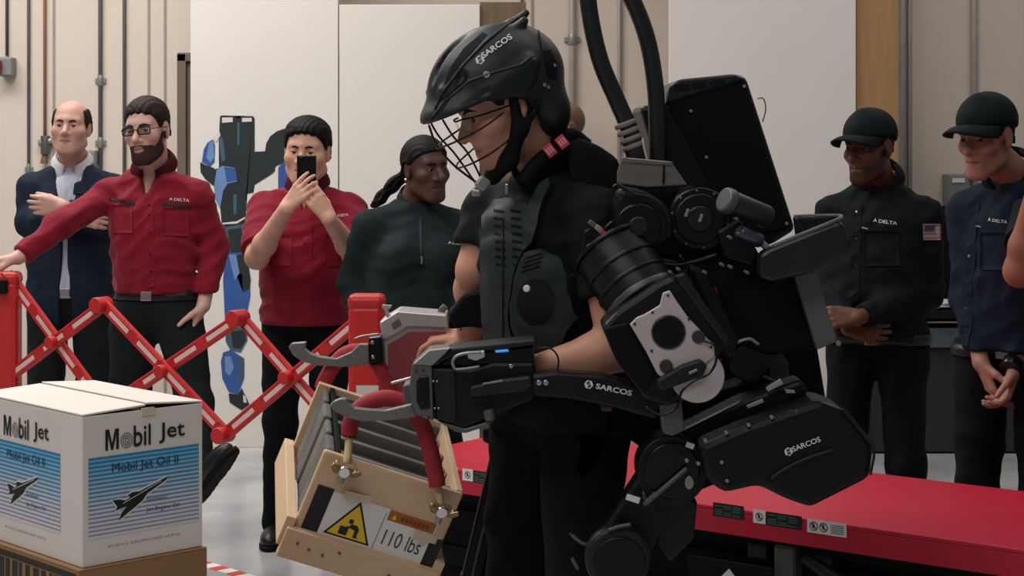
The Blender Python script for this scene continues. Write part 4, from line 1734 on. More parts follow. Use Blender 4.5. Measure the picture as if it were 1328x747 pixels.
def shirt_patch(sp, name, px0, py0, px1, py1, m, nu=8, nv=8, lift=0.002, parent=None, label=None, tb=None):
    """cloth patch covering a pixel rectangle of the shirt, with thickness"""
    tb = tb or sp['bvh']
    o = Vector((0, 0, CAMZ))
    V, ok = [], True
    for i in range(nu):
        for j in range(nv):
            d = (W(px0 + (px1 - px0) * i / (nu - 1), py0 + (py1 - py0) * j / (nv - 1), 1.0) - o).normalized()
            h = tb.ray_cast(o, d)
            if h[0] is None:
                return None
            V.append(h[0] + h[1] * lift)
    F = [(i * nv + j, i * nv + j + 1, (i + 1) * nv + j + 1, (i + 1) * nv + j) for i in range(nu - 1) for j in range(nv - 1)]
    k = len(V)
    V += [v + Vector((0, 1, 0)) * (lift + 0.001) for v in V]
    F += [tuple(q + k for q in f[::-1]) for f in F]
    rim = [i * nv for i in range(nu)] + [(nu - 1) * nv + j for j in range(1, nv)] + \
          [i * nv + nv - 1 for i in range(nu - 2, -1, -1)] + [j for j in range(nv - 2, 0, -1)]
    for a, b in zip(rim, rim[1:] + rim[:1]):
        F.append((a, a + k, b + k, b))
    return mesh_obj(name, V, F, m, parent or sp['so'], label, smooth=True)


def shirt_text(sp, s, px0, py0, px1, py1, hpx, m, parent=None, tb=None, name='lettering', bold=0.0):
    """lettering running from pixel (px0, py0) to (px1, py1), hpx tall"""
    tb = tb or sp['bvh']
    V, F = text_geo(s, bold)
    lo, hi = V.min(0), V.max(0)
    o = Vector((0, 0, CAMZ))
    L = math.hypot(px1 - px0, py1 - py0)
    ux, uy = (px1 - px0) / L, (py1 - py0) / L
    P = []
    for v in V:
        a = (v[0] - lo[0]) / (hi[0] - lo[0]) * L
        b = (v[1] - lo[1]) / (hi[1] - lo[1]) * hpx
        d = (W(px0 + ux * a + uy * b, py0 + uy * a - ux * b, 1.0) - o).normalized()
        h = tb.ray_cast(o, d)
        P.append(h[0] + h[1] * 0.002 if h[0] is not None else (P[-1] if P else W(px0, py0, sp['Y'] - 0.1)))
    return mesh_obj(name, P, F, m, parent or sp['so'])


def delta_logo(sp, px0, py0, px1, py1, hpx, m):
    """small triangle mark and lettering on the chest"""
    L = math.hypot(px1 - px0, py1 - py0)
    ux, uy = (px1 - px0) / L, (py1 - py0) / L
    f = 0.24
    shirt_text(sp, 'DELTA', px0 + ux * L * f, py0 + uy * L * f, px1, py1, hpx, m, bold=0.01)
    o = Vector((0, 0, CAMZ))
    P = []
    for a, b in ((0, 0), (0.5, 0.45), (0.5, 1.25), (1, 0), (0.5, 0.3)):
        x = a * L * 0.17
        y = b * hpx
        h = sp['bvh'].ray_cast(o, (W(px0 + ux * x + uy * y, py0 + uy * x - ux * y, 1.0) - o).normalized())
        P.append(h[0] + h[1] * 0.002 if h[0] is not None else W(px0, py0, sp['Y'] - .1))
    mesh_obj('emblem', P, [(0, 1, 2), (3, 2, 1)], m, sp['so'])


def button(sp, px, py, r, m, tb=None):
    o = Vector((0, 0, CAMZ))
    h = (tb or sp['bvh']).ray_cast(o, (W(px, py, 1.0) - o).normalized())
    if h[0] is not None:
        cyl('button', h[0] - h[1] * 0.001, h[0] + h[1] * 0.004, r, m, sp['so'], seg=10, bevel=0.001)


def flag_patch(sp, px0, py0, px1, py1):
    p = shirt_patch(sp, 'flag_patch', px0, py0, px1, py1, mat('flag_pink_white', (214, 190, 190), 0.8), lift=0.003, label='small sewn flag patch')
    if p is None:
        return
    w_, h_ = px1 - px0, py1 - py0
    for i in range(4):
        y = py0 + h_ * (0.08 + 0.25 * i)
        shirt_patch(sp, 'flag_stripe', px0, y, px1, y + h_ * 0.11, mat('flag_red', (176, 110, 116), 0.8), nu=4, nv=2, lift=0.004, parent=p)
    shirt_patch(sp, 'flag_canton', px0 + w_ * 0.1, py0 + h_ * 0.08, px0 + w_ * 0.66, py0 + h_ * 0.5, mat('flag_blue', (72, 76, 104), 0.8), nu=4, nv=4, lift=0.005, parent=p)


def cap(sp, m, tilt=0.0):
    hf, hk = sp['hf'], sp.get('face', {})
    bl, bh = bounds([hf(0, 0, 0.03)], 0.2)

    def dome(P):
        p = hf.loc(P)
        d = sd_ell(p, (0, -0.012, 0.050), (0.088, 0.108, 0.090))
        d = smin(d, sd_cap(p, (0, 0.05, 0.075), (0, 0.03, 0.11), 0.03, 0.02), 0.03)
        line = 0.044 + np.clip(-p[:, 1] - 0.02, 0, 1) * 0.42 * -1
        d = smax(d, line - p[:, 2], 0.004)
        return d * hf.k
    c = soft('cap', dome, bl, bh, 0.0045, m, sp['root'])

    def brim(u, v):
        a = math.radians(-62 + 124 * u)
        x0, y0 = 0.086 * math.sin(a), -0.012 + 0.106 * math.cos(a)
        L = 0.098 * max(0.0, math.cos(a * 1.38)) ** 0.55
        x = x0 * (1 + 0.06 * v)
        y = y0 + L * v
        z = 0.049 - 7.0 * x * x * (0.35 + 0.65 * v) * 0.8 + 0.012 * v - 0.02 * v * v
        return hf(x, y, z)
    b = sheet('brim', brim, 25, 7, 0.005, m, c)
    cyl('top_button', hf(0, -0.012, 0.132), hf(0, -0.012, 0.1405), 0.007, m, c, seg=10)
    for i in range(6):
        a = math.radians(60 * i + 30)
        pts = []
        for j in range(9):
            t = math.radians(88 - 78 * j / 8)
            x, y, z = 0.0885 * math.cos(t) * math.sin(a), -0.012 + 0.1085 * math.cos(t) * math.cos(a), 0.042 + 0.0945 * math.sin(t)
            if z > 0.035 + min(0, y) * 0.3:
                pts.append(hf(x, y, z))
        tube('cap_seam', pts, 0.0009, m, c, n=2, seg=5)
    return c


# ---- bearded man in the crimson shirt, leaning on the left post
P2 = dict(label='bearded man in glasses and crimson shirt leaning on the barrier post', px=203, Y=6.65, H=1.775, yaw=8, zs=1.445, sw=0.172, lean=(0.02, 0),
          head=W(191, 170, 6.60), hrot=(14, 2, -5), skin=(206, 164, 148), lips=(176, 120, 112), gaze=(-0.12, 0.0),
          face=dict(jaw=0.93, nose=1.05, wide=0.97), hair='short', hairm='dark_brown_hair', hair_th=(0.005, 0.013), beard=0.0022, stub=0.75,
          ER=W(80, 291, 6.5), WR=W(24, 334, 6.36), EL=W(279, 318, 6.68), WL=W(264, 396, 6.60),
          HR=dict(f=(-1, -0.15, -0.12), n=(0.0, 0.0, -1), curl=(0.25, 0.35, 0.3), thumb=(0.5, 0.5)),
          HL=dict(f=(-0.45, -0.15, -1), n=(-1, 0, 0.2), curl=(0.4, 0.4, 0.3)),
          shirt=M_crimson, hem=1.6 - (379 - 185) * 6.65 / 2300, sleeve=(1.93, 1.93), belt=True, trm=M_trouc, seed=3, chest=(0.172, 0.112),
          KL=W(252, 520, 6.5), AL=W(256, 622, 6.25), fL=(0.45, -0.2, 0.62), vneck=0.10, vslope=0.35, wr=0.009)
make_person(P2)
collar(P2, M_crimsond, r0=0.064, h=0.04, gap=0.12, point=0.03)
# glasses
hf = P2['hf']
g = tube('glasses', [hf(0.010, 0.099, 0.004), hf(0, 0.103, 0.008), hf(-0.010, 0.099, 0.004)], 0.0017, M_blackm, P2['root'], n=4, seg=6)
M_lens = mat('tinted_lens', (92, 70, 66), 0.12, var=0.0)
M_lens.node_tree.nodes['Principled BSDF'].inputs['Alpha'].default_value = 0.42
for s in (-1, 1):
    lp = [hf(s * (0.0325 + 0.0235 * math.copysign(abs(math.cos(a)) ** 0.5, math.cos(a))), 0.0985 - 0.007 * (0.5 + 0.5 * math.cos(a)), 0.002 + 0.0135 * math.copysign(abs(math.sin(a)) ** 0.5, math.sin(a))) for a in [2 * math.pi * i / 20 for i in range(20)]]
    tube('rim', lp, 0.0024, M_blackm, g, n=2, seg=6, closed=True)
    mesh_obj('lens', lp + [hf(s * 0.033, 0.0940, 0.001)], [(i, (i + 1) % 20, 20) for i in range(20)], M_lens, g)
    tube('temple', [hf(s * 0.0565, 0.091, 0.006), hf(s * 0.073, 0.06, 0.008), hf(s * 0.0795, 0.0, 0.010)], 0.0017, M_blackm, g, n=4, seg=6)
# shirt details: placket, pockets with dark zips, flag, small lettering
shirt_strip(P2, 'placket', (192, 250), (196, 372), 0.034, M_crimson, n=16, lift=0.003)
for py in (266, 279, 303, 330, 352):
    button(P2, 193 + (py - 250) * 0.03, py, 0.005, M_crimsond)
for (x0, y0, x1, y1) in ((141, 258, 175, 264), (210, 264, 247, 268)):
    shirt_strip(P2, 'pocket_zip', (x0, y0), (x1, y1), 0.010, M_ink, lift=0.003)
shirt_patch(P2, 'pocket', 212, 270, 244, 306, M_crimson, lift=0.004)
shirt_patch(P2, 'pocket', 146, 266, 172, 302, M_crimson, lift=0.004)
delta_logo(P2, 219, 260, 246, 262, 3.6, M_offwhite)
flag_patch(P2, 274, 262, 282, 279)

# ---- balding man in the navy blazer, arms crossed
P1 = dict(label='balding man in a navy blazer standing with arms crossed', px=92, Y=7.4, H=1.77, yaw=-4, zs=1.455, sw=0.165,
          hs=0.95, head=W(92, 166, 7.36), hrot=(0, -5, 2), skin=(196, 152, 136), lips=(176, 112, 106), face=dict(jaw=1.1, wide=1.03), gaze=(0, -0.1),
          hair='sides', ER=W(38, 288, 7.35), WR=W(98, 282, 7.12), EL=W(140, 290, 7.35), WL=W(82, 268, 7.14),
          HR=dict(f=(1, 0.3, -0.1), n=(0, 1, -0.1), curl=(0.3, 0.4, 0.3)), HL=dict(f=(-1, 0.1, 0.05), n=(0, 1, 0), curl=(0.25, 0.3, 0.3), thumb=(0.4, 0.1)),
          shirt=M_suit, shirtname='blazer', hem=0.80, sleeve=(1.9, 1.9), seed=11, chest=(0.185, 0.125), belly=0.02, sr=1.02, trm=M_trouc, rise=0.22,
          vneck=0.36, vfun=([0.78, 0.95, 1.10, 1.24, 1.32, 1.44, 1.52], [0.030, 0.024, 0.012, 0.008, 0.020, 0.050, 0.065]), wr=0.005)
make_person(P1)
# shirt front under the blazer
M_stripe = mat('white_striped_shirt', (176, 180, 194), 0.8, var=0.3, vscale=60, stretch=(6, 1, 0.05))
T1 = P1['T']


def p1front(P):
    p = T1.loc(P)
    zs = P1['zs']
    d = sd_ell(p, (0, 0.0, zs - 0.165), (0.168, 0.114, 0.185))
    d = smin(d, sd_cap(p, (0, -0.02, zs), (0, -0.02, zs + 0.04), 0.06, 0.05), 0.03)
    d = smin(d, sd_ell(p, (0, 0.02, zs - 0.33), (0.15, 0.112, 0.20)), 0.06)
    d = smin(d, sd_ell(p, (0, 0.02, zs - 0.46), (0.15, 0.112, 0.14)), 0.06)
    d = smax(d, np.abs(p[:, 0]) - 0.075, 0.01)
    return smax(d, 0.96 - P[:, 2], 0.004)


lo, hi = bounds([T1(0.16, 0.16, 0.95), T1(-0.16, -0.16, 1.5)], 0.03)
ds = soft('dress_shirt', p1front, lo, hi, 0.008, M_stripe, P1['root'])
collar(P1, mat('white_shirt_collar', (206, 206, 212), 0.7), r0=0.062, h=0.030, gap=0.10, point=0.035, name='shirt_collar')
for s in (-1, 1):
    shirt_strip(P1, 'lapel', (92 + s * 16, 205), (92 + s * 11, 252), 0.05, M_suit, lift=0.006, n=8)
    box('buckle', T1(0, 0.139, 0.985), 0.04, 0.006, 0.034, M_chrome, P1['root'], ax=(T1.x, T1.y, T1.z), bevel=0.002) if s == 1 else None
bd = sheet('belt', lambda u, v: T1(0.150 * math.cos(2 * math.pi * u), 0.020 + 0.114 * math.sin(2 * math.pi * u), 0.967 + 0.036 * v), 40, 3, 0.005, M_belt, P1['root'], closed_u=True)

# ---- man filming with a phone
P3 = dict(label='black-haired man in a short-sleeved crimson shirt filming with a phone', px=397, Y=7.1, H=1.70, yaw=3, zs=1.372, sw=0.172,
          head=W(398, 197, 7.070), hrot=(6, 3, 2), skin=(208, 160, 138), lips=(170, 104, 94), face=dict(jaw=1.14, wide=1.06, nose=1.05), hs=1.05,
          hair='short', hair_th=(0.007, 0.020), hl=0.006, brow='black_hair', gaze=(0, -0.2),
          ER=W(333, 334, 6.900), WR=W(371, 271, 6.690), EL=W(459, 330, 6.900), WL=W(427, 284, 6.690),
          HR=dict(f=(0.62, -0.05, 0.75), n=(0.3, 0.95, -0.25), curls=((0.1, 0.25, 0.2), (0.15, 0.35, 0.3), (0.2, 0.4, 0.3), (0.25, 0.4, 0.3)), thumb=(0.5, 0.5)),
          HL=dict(f=(-0.55, -0.05, 0.8), n=(-0.3, 0.95, -0.25), curls=((0.15, 0.35, 0.3), (0.25, 0.45, 0.3), (0.3, 0.5, 0.4), (0.35, 0.5, 0.4)), thumb=(0.5, 0.5)),
          shirt=M_crimson, hem=1.6 - (419 - 185) * 7.1 / 2300, sleeve=(0.86, 0.80), seed=21, chest=(0.182, 0.128), belly=0.03, sr=1.06, arm=1.1, wr=0.008,
          stance=0.10, trm=M_trou, vneck=0.09, vslope=0.35)
make_person(P3)
collar(P3, M_crimsond, r0=0.066, h=0.038, gap=0.12, point=0.03)
shirt_strip(P3, 'placket', (399, 290), (399, 412), 0.034, M_crimson, n=16, lift=0.003)
shirt_patch(P3, 'pocket', 422, 305, 446, 345, M_crimson, lift=0.004)
shirt_patch(P3, 'pocket', 352, 305, 378, 345, M_crimson, lift=0.004)
delta_logo(P3, 438, 282, 452, 280, 3.2, M_offwhite)
ph = thing('smartphone', W(397, 244, 6.730), 'black smartphone held upright in both hands before the face', 'phone')
pc = W(397.5, 226, 6.730)
box('phone_body', pc, 0.074, 0.008, 0.145, M_phone, ph, bevel=0.0035)
box('camera_bump', pc + Vector((-0.02, -0.005, 0.055)), 0.022, 0.003, 0.022, M_blackg, ph, bevel=0.0012)
for q in (-1, 1):
    cyl('camera_lens', pc + Vector((-0.02 + q * .005, -0.0062, 0.055 + q * .005)), pc + Vector((-0.02 + q * .005, -0.0078, 0.055 + q * .005)), 0.004, M_blackg, ph, seg=10, bevel=0)

# ---- woman in the dark green zip top
P4 = dict(label='woman in a dark green zip top with her black hair tied back', px=538, Y=6.67, H=1.64, yaw=-14, zs=1.325, sw=0.172,
          head=W(552, 219, 6.650), hrot=(-36, 2, -3), skin=(84, 57, 49), lips=(84, 50, 48), face=dict(jaw=0.98, nose=1.25, lip=1.25), gaze=(-0.25, 0),
          brow='black_hair', nobrow=False, ER=W(459, 366, 6.700), WR=W(486, 440, 6.570), EL=W(618, 366, 6.650), WL=W(585, 445, 6.510),
          HR=dict(f=(0.8, -0.2, -0.5), n=(0, 1, -0.4)), HL=dict(f=(-0.8, -0.2, -0.5), n=(0, 1, -0.4)),
          shirt=M_greenb, shirtname='zip_top', hem=0.86, sleeve=(1.93, 1.93), seed=31, chest=(0.192, 0.13), belly=0.035, bust=True, sr=1.05, arm=1.08, wr=0.0045,
          neck=0.95, rise=0.05)
make_person(P4)
hf4 = P4['hf']


def hair4(P):
    p = hf4.loc(P)
    d = head_sdf(p, **P4['face']) - 0.008 + 0.0015 * np.sin(p[:, 0] * 420 + p[:, 1] * 300)
    ln_ = np.interp(p[:, 1], [-0.1, -0.05, -0.01, 0.02, 0.05, 0.08], [-0.075, -0.06, 0.006, 0.03, 0.055, 0.070])
    d = smax(d, ln_ - p[:, 2], 0.006)
    q = p.copy()
    q[:, 0] = np.abs(q[:, 0])
    d = smax(d, -sd_ell(q, (0.082, -0.008, -0.002), (0.02, 0.02, 0.03)), 0.004)
    d = smin(d, sd_ell(p, (0.0, -0.108, -0.02), (0.04, 0.035, 0.045)), 0.02)
    return d * hf4.k


lo, hi = bounds([hf4(0, 0, 0)], 0.2)
h4 = soft('hair', hair4, lo, hi, 0.0045, M_hair, P4['root'])
rr = random.Random(5)
for i in range(11):
    a0 = W(520 + rr.uniform(-3, 5), 228 + rr.uniform(-6, 6), 6.75 + rr.uniform(-.02, .02))
    a1 = W(508 + rr.uniform(-5, 5), 243 + rr.uniform(-7, 6), 6.73 + rr.uniform(-.03, .01))
    a2 = W(496 + rr.uniform(-5, 5), 256 + rr.uniform(-5, 5), 6.71)
    a3 = W(484 + rr.uniform(-3, 7), 266 + rr.uniform(-4, 3), 6.69)
    tube('braid', [a0, a1, a2, a3], [0.011, 0.012, 0.010, 0.006], M_hair, h4, n=5, seg=7)
bm = bmesh.new()
bmesh.ops.create_uvsphere(bm, u_segments=10, v_segments=8, radius=0.007)
bmesh.ops.translate(bm, vec=hf4(0.086, -0.004, -0.036), verts=bm.verts)
bm_obj('earring', bm, M_chrome, P4['root'], smooth=True)
collar(P4, M_greenb, r0=0.068, h=0.03, gap=0.10, fold=False)
shirt_strip(P4, 'zip', (545, 283), (546, 342), 0.010, M_ink, lift=0.003, n=12)
shirt_strip(P4, 'zip_pull', (546, 333), (546, 342), 0.006, M_lgrey, lift=0.006, n=4)
delta_logo(P4, 581, 317, 604, 318, 3.4, M_offwhite)

# ---- man half hidden behind the helmet
P6 = dict(label='man with a shaved head half hidden behind the helmeted man', px=716, Y=7.3, H=1.77, yaw=0, zs=1.41,
          head=W(727, 168, 7.28), hrot=(62, 0, 0), skin=(170, 122, 102), lips=(150, 90, 84), buzz=(0, (92, 66, 56), 0.8), ER=W(672, 330, 7.35), WR=W(680, 420, 7.25),
          EL=W(762, 330, 7.35), WL=W(755, 420, 7.25), HR=dict(f=(0, 0, -1), n=(1, 0, 0)), HL=dict(f=(0, 0, -1), n=(-1, 0, 0)),
          shirt=M_crimson, hem=0.97, sleeve=(1.9, 1.9), seed=41, sw=0.15, wr=0.004)
make_person(P6)
collar(P6, M_crimson, r0=0.066, h=0.04, gap=0.12)

# ---- man in a black cap and black shirt with a flag on the sleeve
P7 = dict(label='man in a black cap and black shirt with a flag patch on the sleeve', px=1138, Y=6.17, H=1.745, yaw=22, zs=1.408, sw=0.160, drop=0.06,
          head=W(1127, 192, 6.12), hrot=(44, 4, 0), skin=(104, 66, 48), lips=(108, 66, 58), face=dict(jaw=0.90, nose=1.22, lip=1.2, wide=0.96), gaze=(0.1, 0),
          brow='black_hair', stub=0.9, hair='short', hair_th=(0.003, 0.004), ER=W(1072, 370, 6.2), WR=W(1100, 425, 5.98), EL=W(1203, 380, 6.15), WL=W(1113, 412, 5.92),
          HR=dict(f=(0.9, -0.1, -0.2), n=(0, 1, 0.1), curl=(0.4, 0.5, 0.4)), HL=dict(f=(-1, 0, 0.0), n=(0.1, 0.9, -0.4), curl=(0.5, 0.6, 0.4), thumb=(0.4, 0.3)),
          shirt=M_blackc, hem=0.93, sleeve=(1.93, 1.93), seed=51, chest=(0.178, 0.125), belly=0.01, sr=1.06, belt=True, wr=0.006, neck=1.0)
make_person(P7)
cap(P7, M_cap)
collar(P7, M_blackc, r0=0.066, h=0.040, gap=0.08, point=0.03)
shirt_strip(P7, 'placket', (1112, 262), (1108, 395), 0.034, M_blackc, n=16, lift=0.003)
for py in (275, 310, 345):
    button(P7, 1111, py, 0.005, M_lgrey if py == 275 else M_ink)
shirt_strip(P7, 'pocket_zip', (1118, 295), (1126, 297), 0.005, M_lgrey, lift=0.003, n=4)
shirt_patch(P7, 'pocket', 1120, 300, 1166, 345, M_blackc, lift=0.004)
delta_logo(P7, 1132, 288, 1163, 292, 4.2, M_offwhite)
flag_patch(P7, 1197, 290, 1219, 311)

# ---- man in a black cap and navy shirt
P8 = dict(label='man in a black cap and navy shirt at the right edge', px=1312, Y=5.5, H=1.80, yaw=30, zs=1.44, sw=0.145, drop=0.06,
          head=W(1279, 178, 5.44), hrot=(47, 8, 0), skin=(168, 118, 102), lips=(156, 94, 88), face=dict(jaw=0.86, nose=1.08, wide=0.95), gaze=(0.0, -0.2),
          hair='short', hair_th=(0.005, 0.006), ER=W(1258, 385, 5.55), WR=W(1272, 470, 5.42), EL=W(1352, 390, 5.6), WL=W(1316, 478, 5.36),
          HR=dict(f=(0.3, -0.2, -0.9), n=(1, 0, 0.2)), HL=dict(f=(-0.35, -0.1, -0.9), n=(-1, 0, 0.3), curl=(0.5, 0.6, 0.5)),
          shirt=M_navyc, hem=1.6 - (452 - 185) * 5.5 / 2300, sleeve=(1.93, 1.93), seed=61, chest=(0.160, 0.115), sr=1.05, belt=True, wr=0.007, trm=M_trou)
make_person(P8)
cap(P8, M_cap)
collar(P8, M_blackc, r0=0.068, h=0.045, gap=0.10, point=0.02)
shirt_strip(P8, 'placket', (1264, 262), (1252, 448), 0.034, M_navyc, n=16, lift=0.003)
for py in (332, 365, 400):
    button(P8, 1262 - (py - 262) * 0.065, py, 0.005, M_lgrey if py == 332 else M_ink)
shirt_patch(P8, 'pocket', 1272, 302, 1312, 350, M_navyc, lift=0.004)
shirt_strip(P8, 'pocket_zip', (1266, 293), (1273, 294), 0.005, M_lgrey, lift=0.003, n=4)
delta_logo(P8, 1281, 287, 1306, 290, 4.0, M_offwhite)
cyl('watch', W(1311, 480, 5.34), W(1316, 470, 5.36), 0.036, M_blackg, P8['root'], seg=16, label='dark wrist watch')

# ---- person mostly outside the frame, bare bent arm
P9 = dict(label='person at the frame edge of whom only a bare bent arm shows', px=1425, Y=5.22, H=1.74, yaw=20, zs=1.42, sw=0.185,
          head=W(1418, 190, 5.18), hrot=(30, 0, 0), skin=(150, 96, 76), lips=(140, 84, 78), hair='short', ER=W(1322, 352, 5.02), WR=W(1347, 236, 4.95), EL=W(1500, 360, 5.2),
          WL=W(1440, 300, 5.0), HR=dict(f=(0.2, -0.1, 1), n=(0.6, 0.6, 0)), HL=dict(f=(-0.4, -0.1, 1), n=(-0.5, 0.6, 0)),
          shirt=M_blackc, hem=0.95, sleeve=(0.55, 0.55), seed=71, chest=(0.18, 0.12), arm=1.05)
make_person(P9)
collar(P9, M_blackc, r0=0.066, h=0.04, gap=0.12)
# ------------------------------------------------------------------ the man in the machine
from mathutils.geometry import delaunay_2d_cdt
M_skinw = M_skin
PWk = dict(label='man in a black helmet and chest guard strapped into the exoskeleton', group=False, px=727, Y=4.24, H=1.80, yaw=50, zs=1.475, sw=0.185, lean=(0, 0.075),
           head=W(652, 139, 4.14), hrot=(72, 22, 0), hs=1.08, skin=(196, 142, 118), lips=(164, 100, 92), face=dict(jaw=0.97, nose=1.08), gaze=(0, -0.3),
           hair='short', hairm='dark_brown_hair', hair_th=(0.004, 0.004), stub=0.45, res=0.0042,
           ER=W(618, 350, 4.32), WR=W(608, 436, 4.50), EL=W(805, 452, 3.99), WL=W(694, 478, 4.0),
           HR=dict(f=(-1, 0.1, -0.05), n=(0, 0.3, -1), curl=(0.5, 0.6, 0.4)), HL=dict(f=(-1, 0.05, -0.02), n=(0, 0.6, -0.8), curl=(0.5, 0.7, 0.5)),
           shirt=mat('black_tee_cloth', (15, 19, 21), 0.85, spec=0.2, var=0.12, bump=0.1, bscale=60), hem=0.98, sleeve=(0.64, 0.62), seed=81, chest=(0.182, 0.140), arm=1.18, sr=0.98,
           belt=False, wr=0.006, trm=M_trou, tg=1.25, KR=W(676, 668, 4.38), KL=W(752, 690, 4.18), AR=W(662, 985, 4.40), AL=W(752, 985, 4.16))
make_person(PWk)
collar(PWk, M_blackm, r0=0.070, h=0.05, gap=0.10, fold=False)
hw = PWk['hf']
wroot = PWk['root']
M_helm = mat('helmet_shell', (20, 28, 29), 0.45, spec=0.4, var=0.12, vscale=10, bump=0.02, bscale=90)
M_cage = mat('cage_wire', (20, 19, 19), 0.35, 0.3)


def helm(P):
    p = hw.loc(P)
    q = p.copy()
    q[:, 0] = np.abs(q[:, 0])
    d = sd_ell(q, (0, -0.006, 0.056), (0.110, 0.156, 0.124))
    # peak over the brow and crest at the back
    v = sd_ell(q, (0, 0.082, 0.034), (0.098, 0.098, 0.050))
    d = smin(d, v, 0.02)
    d = smin(d, sd_cap(q, (0, -0.09, 0.155), (0, -0.126, 0.170), 0.016, 0.008), 0.02)
    d = smin(d, sd_cap(q, (0.052, 0.125, 0.085), (0.045, -0.10, 0.158), 0.010, 0.010), 0.012)
    d = smin(d, sd_cap(q, (0.095, 0.05, 0.048), (0.100, -0.06, 0.075), 0.010, 0.012), 0.02)
    d = smin(d, sd_ell(q, (0, -0.088, -0.03), (0.088, 0.052, 0.075)), 0.02)
    # vents
    d = smax(d, -sd_cap(q, (0.088, 0.122, 0.066), (0.082, 0.085, 0.102), 0.011, 0.012), 0.004)
    d = smax(d, -sd_cap(q, (0.100, 0.110, 0.046), (0.114, 0.05, 0.055), 0.008, 0.009), 0.004)
    d = smax(d, -sd_cap(q, (0.113, -0.085, 0.10), (0.095, -0.13, 0.03), 0.012, 0.014), 0.006)
    d = smax(d, -sd_cap(q, (0.02, 0.14, 0.11), (0.02, 0.03, 0.182), 0.009, 0.011), 0.006)
    low = np.interp(p[:, 1], [-0.16, -0.11, -0.05, -0.03, 0.0, 0.03, 0.06, 0.18], [-0.04, -0.105, -0.092, 0.0, 0.02, 0.024, 0.036, 0.030])
    d = smax(d, low - p[:, 2], 0.003)
    inner = sd_ell(q, (0, -0.010, 0.03), (0.086, 0.118, 0.12))
    return smax(d, -inner, 0.004) * hw.k


lo, hi = bounds([hw(0, 0.02, 0.05)], 0.25)
hel = soft('helmet', helm, lo, hi, 0.0045, M_helm, wroot, label='black ventilated helmet')
HB = bvh(hel)


def linr(vals):
    return vals


cg = tube('face_cage', [hw(0, 0.168, 0.030), hw(0, 0.168, -0.02), hw(0, 0.150, -0.072), hw(0, 0.118, -0.125), hw(0, 0.10, -0.15)], 0.0028, M_cage, wroot, seg=8, label='black wire face cage')
for s in (-1, 1):
    tube('cage_wire', [hw(s * 0.052, 0.150, 0.034), hw(s * 0.055, 0.142, -0.01), hw(s * 0.052, 0.124, -0.058), hw(s * 0.03, 0.112, -0.125), hw(0, 0.118, -0.128)], 0.0026, M_cage, cg, seg=7)
    for z, yb in ((-0.024, 0.03), (-0.080, 0.035)):
        tube('cage_wire', [hw(s * 0.092, yb, z + 0.022), hw(s * 0.082, 0.085, z + 0.008), hw(s * 0.052, 0.143 - max(0, -z - 0.02) * 0.30, z), hw(0, 0.171 - max(0, -z - 0.02) * 0.42, z - 0.004)], 0.0024, M_cage, cg, seg=7)


def jaw_pad(P):
    p = hw.loc(P)
    q = p.copy()
    q[:, 0] = np.abs(q[:, 0])
    d = sd_cap(q, (0.083, -0.002, 0.012), (0.078, 0.006, -0.05), 0.011, 0.013)
    d = smin(d, sd_cap(q, (0.078, 0.006, -0.05), (0.052, 0.045, -0.105), 0.016, 0.017), 0.02)
    d = smin(d, sd_cap(q, (0.052, 0.045, -0.105), (0.0, 0.078, -0.13), 0.017, 0.019), 0.02)
    d = smin(d, sd_cap(q, (0.082, -0.045, -0.02), (0.078, 0.0, -0.055), 0.007, 0.009), 0.01)
    return d * hw.k


soft('chin_strap', jaw_pad, lo - 0.05, hi, 0.0045, M_blackm, wroot, label='black padded chin strap')
box('chin_buckle', W(626, 238, 4.06), 0.03, 0.014, 0.032, M_lgrey, wroot, bevel=0.008, ax=(Vector((0.8, 0, -0.6)), Vector((0, 1, 0)), Vector((0.6, 0, 0.8))))
box('chin_buckle', W(618, 250, 4.06), 0.022, 0.012, 0.018, M_lgrey, wroot, bevel=0.006)
# safety glasses
sg = tube('safety_glasses', [hw(-0.06, 0.086, 0.010), hw(-0.03, 0.104, 0.012), hw(0, 0.110, 0.010), hw(0.03, 0.104, 0.012), hw(0.06, 0.086, 0.010)], 0.0022, M_blackm, wroot, seg=6)
tube('temple', [hw(-0.06, 0.086, 0.010), hw(-0.078, 0.05, 0.008), hw(-0.084, 0.0, 0.006)], 0.0022, M_blackm, sg, seg=6)
for s in (-1, 1):
    lp = [hw(s * (0.032 + 0.025 * math.cos(a)), 0.105 - 0.008 * (0.5 + 0.5 * math.cos(a)), -0.004 + 0.018 * math.sin(a)) for a in [2 * math.pi * i / 16 for i in range(16)]]
    mesh_obj('lens', lp, [tuple(range(16))], M_lens, sg)
